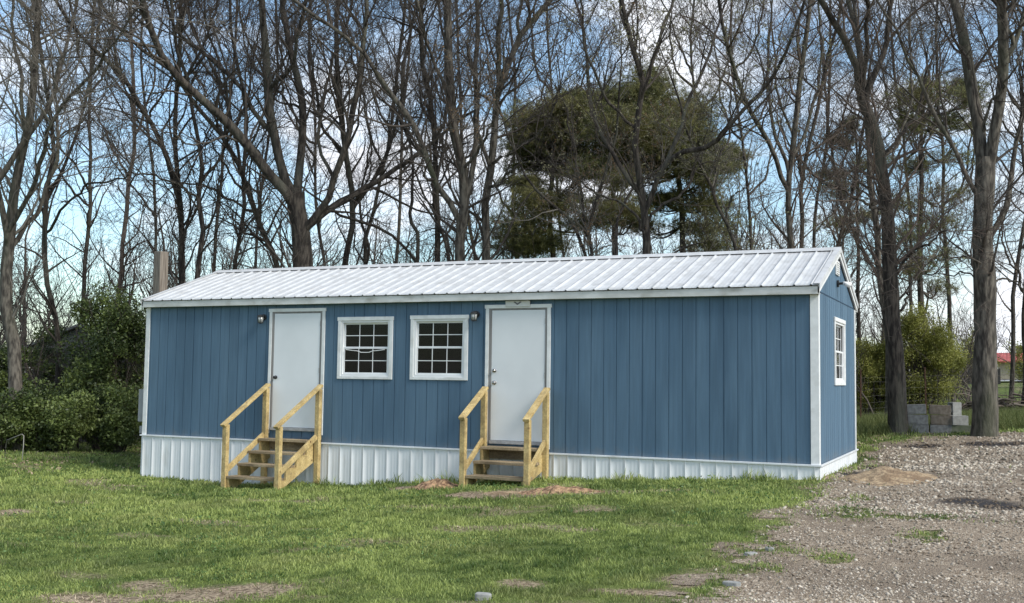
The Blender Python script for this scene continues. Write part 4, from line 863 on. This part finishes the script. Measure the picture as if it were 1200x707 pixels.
for px, D, lb in [(100,36,'slim far tree between the far left tree and the pinkish trunk'),(182,40,'slim far tree directly above the square timber post'),(250,37,'slim far tree right of the double trunked tree'),(298,42,'faint slim tree between two leaning stems left of the massive tree'),
 (384,40,'slim far tree in the gap just right of the massive trunk'),(462,36,'slim far tree left of the arching low tree'),(556,40,'slim far tree seen between the twin grey trunks'),(606,38,'slim far tree between the right grey trunk and the pines'),
 (664,46,'slim far tree whose top shows over the rounded left pine'),(830,42,'slim far tree at the right flank of the tall pine'),(882,36,'slim far tree left of the olive stemmed tree'),(958,38,'slim far tree behind the right end of the roof ridge'),
 (1066,36,'slim far tree between the corner tree and the sparse pine'),(1112,40,'slim far tree between the sparse pine and the large grey tree'),(1188,38,'slim far tree behind the right fork of the large grey tree')]:
    far_tree(px, D, lb)
# far wood that reads as one mass: thin trunks and twigs, one object
def far_wood():
    parts = []; n = 90; px = RNG.uniform(-80, 1290, n); D = RNG.uniform(48, 85, n)
    P0 = np.zeros((n, 8, 3)); 
    for i in range(n):
        b = atD(px[i], 440, D[i]); b[2] = gz1(b[0], b[1])-.3; h = RNG.uniform(6, 12) if px[i] < 1050 else RNG.uniform(4, 7); d = np.array([RNG.normal(0, .09), RNG.normal(0, .09), 1])
        for k in range(8): P0[i, k] = b+d*h*k/7+RNG.normal(0, .10, 3)*(k > 0)
    R0 = np.linspace(.16, .03, 8)[None]*RNG.uniform(.6, 1.3, (n, 1))
    P1, R1 = children(P0, R0, n*12, 3.2, .75, 6, .06, .012, .3, .15, .1); P2, R2 = children(P1, R1, n*45, 1.6, .75, 4, .03, .010, .2, .2, .1); P3, R3 = children(P2, R2, n*120, .9, .7, 3, .014, .009, .1, .2, .1)
    V, F = join([tubes(P0, R0, 5), tubes(P1, R1, 4), tubes(P2, R2, 3), tubes(P3, R3, 3)])
    o = npmesh('far_woods', V, F, M['twigdark']); tag(o, 'dense brown bare woods reading as one mass in the distance', 'woods', kind='stuff')
far_wood()
# undergrowth scrub behind the house
def scrub():
    n = 440; px = np.r_[RNG.uniform(150, 1040, 190), RNG.uniform(-60, 150, 170), RNG.uniform(1040, 1148, 80)]; D = RNG.uniform(26, 44, n); D[-80:] += 8; P0 = np.zeros((n, 6, 3))
    for i in range(n):
        b = atD(px[i], 440, D[i]); b[2] = gz1(b[0], b[1])-.1; d = np.array([RNG.normal(0, .35), RNG.normal(0, .3), 1]); h = RNG.uniform(2.5, 6.0)*(.6 if px[i] > 1040 else 1)
        for k in range(6): P0[i, k] = b+d*h*k/5+RNG.normal(0, .12, 3)*(k > 0)
    R0 = np.linspace(.028, .006, 6)[None]*RNG.uniform(.6, 1.4, (n, 1))
    P1, R1 = children(P0, R0, n*8, 1.4, .7, 5, .014, .005, .2, .2, .1); P2, R2 = children(P1, R1, n*30, .6, .7, 4, .008, .004, .1, .2, .1)
    V, F = join([tubes(P0, R0, 5), tubes(P1, R1, 3), tubes(P2, R2, 3)]); o = npmesh('undergrowth', V, F, M['twigdark']); tag(o, 'tangled leafless undergrowth beneath the trees behind the house', 'undergrowth', kind='stuff')
scrub()

# ------------------------------------------------------------------ pines
def needles(centers, n_each, spread, ln, sizes):
    """tufts of thin needles around branch tips"""
    P = centers; n = len(P); m = n_each
    d = RNG.normal(size=(n, m, 3)); d[...,2] += .35; d /= np.linalg.norm(d, axis=2, keepdims=True)
    e = np.cross(d, RNG.normal(size=(n, m, 3))); e /= np.linalg.norm(e, axis=2, keepdims=True)
    l = RNG.uniform(.6, 1, (n, m, 1))*ln; b = P[:,None]; V = np.stack([b+d*l*.1-e*sizes, b+d*l*.1+e*sizes, b+d*l], 2).reshape(-1, 3)
    return V, np.arange(n*m*3).reshape(-1, 3)
def pine(label, trunk, blobs_px, D, w, ntuft, bark=BD, group='pines in the wood'):
    P, rr = L_(trunk, D, w, w*.35, 0, True); base = P[0]; root = empty('pine_tree', (base[0], base[1], gz1(base[0], base[1])), label, 'pine tree', group); org = root.location
    tops = []; limbs = []; tot = sum(b[2]*b[3] for b in blobs_px)
    for (x, y, rx, ry) in blobs_px:
        dz = RNG.uniform(-2.2, 2.2); C = atD(x, y, D+dz); a, b_ = rx*D/FPX, ry*D/FPX
        k = int(ntuft*rx*ry/tot); q = RNG.normal(size=(k, 3)); q /= np.linalg.norm(q, axis=1)[:,None]; rad = RNG.random((k, 1))**.42
        lump = .78+.44*vnoise(q[:,0]*2.5+x, q[:,1]*2.5+q[:,2]*3+y, 5)[:,None]
        q = q*rad*lump*np.array([a, a, b_])
        # needle clumps gather on sub-lobes so that gaps open between them
        sub = RNG.normal(size=(max(5, int(rx*ry/55)), 3)); sub /= np.linalg.norm(sub, axis=1)[:,None]; sub *= RNG.random((len(sub), 1))**.35*np.array([a, a, b_])*.95
        near = sub[RNG.integers(0, len(sub), k)]; q = near+(RNG.normal(size=(k, 3))*np.array([.40, .40, .17])*min(1.08, a))
        tops.append(C+q)
        z = C[2]-b_*.7; j = int(np.argmin(np.abs(P[:,2]-z))); S0 = P[min(j, LIMB_S-1)]
        for sb in sub[:14]:
            E_ = C+sb; mid = (S0+E_)/2+np.array([0, 0, -.15*np.linalg.norm(E_-S0)]); limbs.append(catmull([S0, mid, E_], 8))
    V, F = join([tubes(P[None], rr[None], 12)]); npmesh('trunk', V, F, bark, root, smooth=True, origin=org)
    LB = np.stack(limbs); LR = np.linspace(.036, .008, 8)[None]*RNG.uniform(.5, 1.1, (len(LB), 1))
    V, F = tubes(LB, LR, 5); P2, R2 = children(LB, LR, len(LB)*12, .8, .7, 4, .012, .005, .15, .2, .4); V2, F2 = tubes(P2, R2, 3)
    V, F = join([(V, F), (V2, F2)]); npmesh('limbs', V, F, TD, root, origin=org)
    T = np.concatenate(tops); V, F = needles(T, 16, 0, .17, .0065)
    npmesh('crown', V, F, M['needle'], root, attr=np.repeat(np.clip(RNG.normal(.45, .28, len(T)), 0, 1), 16*3), origin=org)
pine('rounded dark olive pine left of the two big pines behind the roof', [(650,305),(647,256),(645,215),(648,170),(650,130)],
 [(640,148,38,34),(618,178,26,28),(662,135,28,26),(665,180,34,28),(612,215,20,10),(640,240,44,12),(612,268,40,9),(655,285,45,8),(690,262,25,9),(600,292,30,6),(690,205,20,22)], 34, 10, 15000)
pine('tallest broad dark olive pine, right one of the two big pines', [(801,302),(800,236),(792,190),(778,150),(765,110)],
 [(715,122,34,26),(755,108,36,22),(790,132,36,28),(742,155,46,30),(785,182,46,30),(820,165,24,26),(852,186,20,14),(828,205,26,18),(735,195,34,20),(815,240,32,10),(828,268,36,8),(775,235,30,12),(818,288,30,6),(700,150,24,24),(762,265,26,7)], 35, 11, 22000)
pine('reddish trunked pine between the two big crowns', [(722,305),(720,250),(716,200),(712,160)], [(716,175,26,20),(722,210,24,10),(705,240,28,8),(732,250,24,7)], 33, 9, 2200)
pine('sparse layered pine behind the green shrub at the right', [(1086,470),(1084,380),(1083,300),(1084,205),(1082,150),(1080,90)],
 [(1075,112,28,20),(1060,150,24,10),(1110,150,26,12),(1105,185,30,7),(1062,198,26,7),(1104,228,34,6),(1060,240,28,6),(1110,262,34,6),(1062,278,26,6),(1108,300,32,6),(1128,118,22,14),(1136,100,16,10),(1066,315,22,5),(1100,335,24,5)], 31, 9, 2400)
pine('faint pine showing through twigs above the house gable', [(1006,330),(1004,250),(1002,190),(1000,140)], [(985,165,22,10),(1015,190,20,7),(985,222,24,6),(1012,250,22,5),(980,260,22,5),(1000,145,14,10),(968,205,20,6)], 37, 6, 1500)

# ------------------------------------------------------------------ shrubs
def shrub(name, label, cat, px, D, top, rx, m, nleaf, size, depth=None, group=None, sparse=False, ry=None, lobes=22, seed=0, base_z=None, floor=.1):
    C = atD(px, 440, D); g = gz1(C[0], C[1]); H = atD(px, top, D)[2]-g; a = rx*D/FPX; root = empty(name, (C[0], C[1], g), label, cat, group)
    lb = RNG.normal(size=(lobes, 3)); lb /= np.linalg.norm(lb, axis=1)[:,None]; lb *= RNG.random((lobes, 1))**.4; lb = lb*np.array([a, a*.8, H*.46])+np.array([0, 0, H*.5])
    rl = RNG.uniform(.16, .34, lobes)*min(a*1.6, H)
    i = RNG.integers(0, lobes, nleaf); d = RNG.normal(size=(nleaf, 3)); d /= np.linalg.norm(d, axis=1)[:,None]; rad = RNG.random((nleaf, 1))**(.5 if not sparse else .8)
    P = lb[i]+d*rad*rl[i][:,None]*np.array([1, 1, .85]); k = P[:,2] > floor*RNG.random(nleaf); P = P[k]; i = i[k]; n = len(P)
    V, F = leafquads(P, RNG.uniform(.6, 1.2, n)*size); v = np.clip(.35+.3*(P[:,2]/H)*0+RNG.normal(0, .24, n)+(vnoise(P[:,0]*2.3+seed, P[:,2]*2.3, 4)-.5)*.9, 0, 1)
    npmesh('foliage', V, F, m, root, attr=np.repeat(v, 4))
    ns = 26; st = np.zeros((ns, 6, 3)); 
    for q in range(ns):
        e = lb[q % lobes]; s0 = np.array([e[0]*.25, e[1]*.25, -.1])
        for t in range(6): st[q, t] = s0+(e-s0)*t/5+RNG.normal(0, .04, 3)*(t > 0)
    SR = np.linspace(.022, .006, 6)[None]*RNG.uniform(.7, 1.3, (ns, 1)); P1, R1 = children(st, SR, ns*18, H*.22, .7, 4, .008, .003, .2, .2, .2)
    V, F = join([tubes(st, SR, 5), tubes(P1, R1, 3)]); npmesh('stems', V, F, TD, root)
    return root
LD = M['leafdark']; gr_ = 'evergreen bushes of the left thicket'
shrub('evergreen_bush', 'tallest evergreen bush, leafy, against the left end of the house', 'bush', 126, 26, 330, 58, LD, 36000, .042, group=gr_, seed=1, lobes=34)
shrub('evergreen_bush', 'dark bush left of the tallest bush, over the glimpsed shed roof', 'bush', 62, 29, 372, 34, LD, 9000, .05, group=gr_, seed=2, lobes=22)
shrub('evergreen_bush', 'dark ivy covered bush around the foot of the far left tree', 'bush', 8, 25.5, 390, 40, LD, 18000, .045, group=gr_, seed=3, lobes=28)
shrub('evergreen_bush', 'low broad bush at the lawn edge below the shed', 'bush', 62, 24, 452, 50, LD, 20000, .04, group=gr_, seed=4, lobes=30)
shrub('evergreen_bush', 'low bush beside the meter box and lawn edge', 'bush', 138, 24.5, 440, 42, LD, 16000, .04, group=gr_, seed=5, lobes=26)
shrub('evergreen_bush', 'low bush at the left picture edge behind the bent pipe', 'bush', 0, 23.5, 455, 40, LD, 13000, .04, group=gr_, seed=6, lobes=22)
shrub('evergreen_bush', 'dark bush far back between the thicket and the timber post', 'bush', 160, 32, 368, 40, LD, 9000, .055, group=gr_, seed=7, lobes=22)
shrub('evergreen_bush', 'deep shadowed bush far back behind the shed', 'bush', 70, 34, 395, 80, LD, 12000, .06, group=gr_, seed=8, lobes=30)
LS = M['leafspring']; gs_ = 'yellow green shrubs beyond the wire fence'
shrub('spring_shrub', 'large airy yellow green shrub behind the concrete blocks', 'shrub', 1082, 27, 352, 42, LS, 62000, .026, group=gs_, sparse=True, seed=9, lobes=90, floor=.5)
shrub('spring_shrub', 'yellow green shrub between the house corner and the large dark trunk', 'shrub', 1022, 27.5, 378, 30, LS, 34000, .026, group=gs_, sparse=True, seed=10, lobes=40)
shrub('spring_shrub', 'low yellow blossoming shrub far off by the road', 'shrub', 1121, 62, 414, 12, M['leafyellow'], 1500, .05, group=None, sparse=True, seed=11, lobes=12)
for px, D, top, lb in ((1012,36,420,'dark far hedge bush seen left of the large dark trunk'), (1210,60,392,'olive far bush at the right edge by the red roof'), (1140,75,380,'tall hazy bush left of the red roofed house')):
    shrub('far_bush', lb, 'bush', px, D, top, 26, LS if px > 1100 else LD, 5000, .06, seed=px, lobes=24, sparse=True)

# tall grass and weeds along the fence (stuff)
n = 60000; px = RNG.uniform(985, 1240, n); D = RNG.uniform(21.5, 34, n); d = FW[None]+RT[None]*((px-600)/FPX)[:,None]; P = CAM+d*D[:,None]; x, y = P[:,0], P[:,1]
k = (sd_poly(x, y, POLY) < -.3) & ~in_house(x, y); x, y = x[k], y[k]; n = len(x); z = gz(x, y); h = RNG.uniform(.08, .34, n)*(.4+fbm(x*1.2, y*1.2, 8)); a = RNG.uniform(0, 6.28, n)
B = np.stack([x, y, z], -1); sv = np.stack([np.cos(a), np.sin(a), 0*a], -1)*.007; tip = B+np.stack([RNG.normal(0, .35, n)*h, RNG.normal(0, .35, n)*h, h], -1)
M['weed'] = mat('field weeds', (.07,.10,.025), (.20,.22,.075), .7, attr='v', trans=.25)
o = npmesh('field_grass', np.stack([B-sv, B+sv, tip], 1).reshape(-1, 3), np.arange(n*3).reshape(-1, 3), M['weed'], attr=np.repeat(RNG.random(n), 3)); tag(o, 'rough tall grass and weeds along and behind the wire fence', 'weeds', kind='stuff')
# brown leaf litter at the thicket edge and under the trees (stuff)
n = 26000; px = RNG.uniform(-60, 1200, n); D = RNG.uniform(19, 36, n); d = FW[None]+RT[None]*((px-600)/FPX)[:,None]; P = CAM+d*D[:,None]; x, y = P[:,0], P[:,1]
k = (sd_poly(x, y, POLY) < -.2) & ~in_house(x, y) & ((D > 23.5) | (fbm(x, y, 4) > .62)); P = np.stack([x, y, gz(x, y)+.015], -1)[k]; V, F = leafquads(P, RNG.uniform(.02, .05, len(P)), .3)
o = npmesh('leaf_litter', V, F, M['straw'], attr=np.repeat(RNG.random(len(P))*.6, 4)); tag(o, 'fallen brown leaves scattered under the trees', 'leaves', kind='stuff')

# ------------------------------------------------------------------ wire fence, posts, brush pile
F0 = gpix(1006, 500); F1 = gpix(1086, 497); F2 = gpix(1168, 494)
fdir = (F2-F0); fdir[2] = 0; fdir /= np.linalg.norm(fdir)
fa0 = F0-fdir*2.0; fence_len = 12.; root = empty('wire_fence', (fa0[0], fa0[1], gz1(fa0[0], fa0[1])), 'woven wire fence on rusty posts behind the concrete blocks and big trees', 'fence')
o0 = np.array(root.location); b = MB(); K = 60
def fp(s, h): x, y = fa0[0]+fdir[0]*s, fa0[1]+fdir[1]*s; return (x-o0[0], y-o0[1], gz1(x, y)+h-o0[2])
for h in (.06, .16, .27, .39, .52, .66, .81, .97, 1.08): b.tube([fp(fence_len*i/K, h+.012*math.sin(i*1.3+h*5)) for i in range(K+1)], .0018, 3, False)
for i in range(int(fence_len/.15)): b.tube([fp(i*.15, .05), fp(i*.15+.01, 1.08)], .0014, 3, False)
b.build('wire_mesh', M['wire'], root)
for s, tl in ((.4, 0), (2.05, .02), (3.75, -.02), (5.35, .16), (8.2, .03), (11, 0)):
    q = MB(); p, e = Vector(fp(s, -.2)), Vector(fp(s+tl, 1.28)); q.beam(p, e, .035, .008, (0, 1, .01)); q.beam(p, e, .008, .035, (0, 1, .01)); q.build('post', M['rust'], root)
P = gpix(1190, 488); root = empty('brush_pile', P, 'pile of cut branches and brush in the grass beyond the fence at the right', 'brush pile'); P0 = np.zeros((150, 5, 3))
for i in range(150):
    c = np.array([RNG.normal(0, .8), RNG.normal(0, .5), abs(RNG.normal(.1, .18))]); d = RNG.normal(size=3); d[2] *= .28; d /= np.linalg.norm(d); l = RNG.uniform(.5, 1.6)
    for k in range(5): P0[i, k] = c+d*l*(k/4-.5)+RNG.normal(0, .03, 3)
R0 = np.linspace(.03, .008, 5)[None]*RNG.uniform(.4, 1.2, (150, 1)); P1, R1 = children(P0, R0, 900, .5, .7, 4, .008, .003, .1, .2, .1); V, F = join([tubes(P0, R0, 6), tubes(P1, R1, 3)]); npmesh('branches', V, F, M['stick'], root)

# square timber post, bent pipe, shed
P = atD(184, 440, 23.5); g = gz1(P[0], P[1]); top = atD(184, 294, 23.5)[2]; root = empty('timber_post', (P[0], P[1], g), 'tall weathered square timber post rising behind the left end of the house', 'post', rz=-.15)
MB().box(-.11, .11, -.11, .11, -.3, top-g).build('shaft', M['post'], root, .01); MB().box(-.135, -.111, -.03, .03, top-g-1.6, top-g-.25).build('black_strip', M['black'], root, .004)  # plain black strip along the left side of the timber
q = gpix(8, 528); pts = [atD(6, 524, 21.5), atD(8, 516, 21.5), atD(26, 509, 21.3), atD(28, 511, 21.3), atD(27.5, 522, 21.2), atD(26, 532, 21.1)]
pts[0][2] = gz1(pts[0][0], pts[0][1]); pts[-1][2] = gz1(pts[-1][0], pts[-1][1])-.05; b = MB(); b.tube([tuple(p) for p in pts], .009, 8); o = b.build('bent_pipe', M['pipe'], None, 0, True); tag(o, 'thin pale bent pipe arching over the lawn edge at the far left', 'pipe')
P = atD(92, 440, 31); g = gz1(P[0], P[1]); root = empty('shed', (P[0], P[1], g), 'weathered grey shed glimpsed through the left thicket', 'shed', rz=.35); hh = atD(92, 408, 31)[2]-g
b = MB()
for k in range(14): x = -1.4+k*.2; b.box(x, x+.19, -.012*(k % 2), .02, 0, hh)
b.box(-1.4, -1.36, .02, 2.2, 0, hh); b.box(1.38, 1.42, .02, 2.2, 0, hh); b.box(-1.4, 1.4, 2.2, 2.22, 0, hh); b.build('wall', M['shed'], root)
b = MB(); b.prism([(-1.65, hh-.06), (0, hh+.62), (1.65, hh-.06), (1.65, hh-.0), (0, hh+.70), (-1.65, hh+.0)], 1, -.2, 2.4); b.prism([(-1.38, hh), (1.38, hh), (0, hh+.6)], 1, 0, .02); b.build('roof', M['block'], root)

# ------------------------------------------------------------------ the distance on the right: road, red roofed house, fence
def strip(name, a, b2, wd, m, lift):
    a = np.array(a); b2 = np.array(b2); d = (b2-a)/np.linalg.norm(b2-a); nn = np.array([-d[1], d[0]]); n = 50; V = []
    for i in range(n):
        p = a+(b2-a)*i/(n-1)
        for s in (-1, 1): q = p+nn*s*wd/2; V.append((q[0], q[1], gz1(*q)+lift))
    return npmesh(name, V, [(2*i, 2*i+1, 2*i+3, 2*i+2) for i in range(n-1)], m)
rp = CAM+ray(1185, 446)*78
strip('road', (rp[0]-70, rp[1]-6), (rp[0]+70, rp[1]+6), 6.5, M['asphalt'], .12)['kind'] = 'structure'
P = atD(1206, 440, 95); g = gz1(P[0], P[1]); root = empty('red_roofed_house', (P[0], P[1], g), 'distant low tan house with a red metal roof beyond the road', 'house', rz=.12)
hw = 4.3; he = atD(1206, 428, 95)[2]-g; hr = atD(1206, 414, 95)[2]-g; he = max(he, 1.6)
b = MB(); b.box(-hw, hw, -.01, 7, 0, he); b.build('wall', M['tanwall'], root)
b = MB(); b.prism([(-.6, he-.1), (3.5, hr), (7.6, he-.1), (7.6, he), (3.5, hr+.12), (-.6, he+.02)], 0, -hw-.5, hw+.5); b.build('roof', M['redroof'], root)
for xw in (-3, -1, 1.6, 3.2):
    w_ = MB().box(xw-.45, xw+.45, -.05, -.012, .7, 1.4).build('window', M['white'], root); MB().box(xw-.38, xw+.38, -.056, -.051, .76, 1.34).build('pane', M['glass'], w_)
MB().box(-.5, .3, 3.2, 4.0, hr-.3, hr+.8).build('chimney', M['blockbrown'], root)
P = atD(1123, 446, 72); g = gz1(P[0], P[1]); root = empty('board_fence', (P[0], P[1], g), 'dark board fence far off left of the large grey tree', 'fence', rz=-.05); b = MB()
for k in range(34): b.box(-2.6+k*.152, -2.6+k*.152+.145, 0, .02, 0, 1.05+.02*(k % 3)); 
b.build('boards', M['boards'], root)
for k in range(4): MB().box(-2.6+k*1.7, -2.5+k*1.7, .021, .12, 0, 1.1).build('post', M['boards'], root)
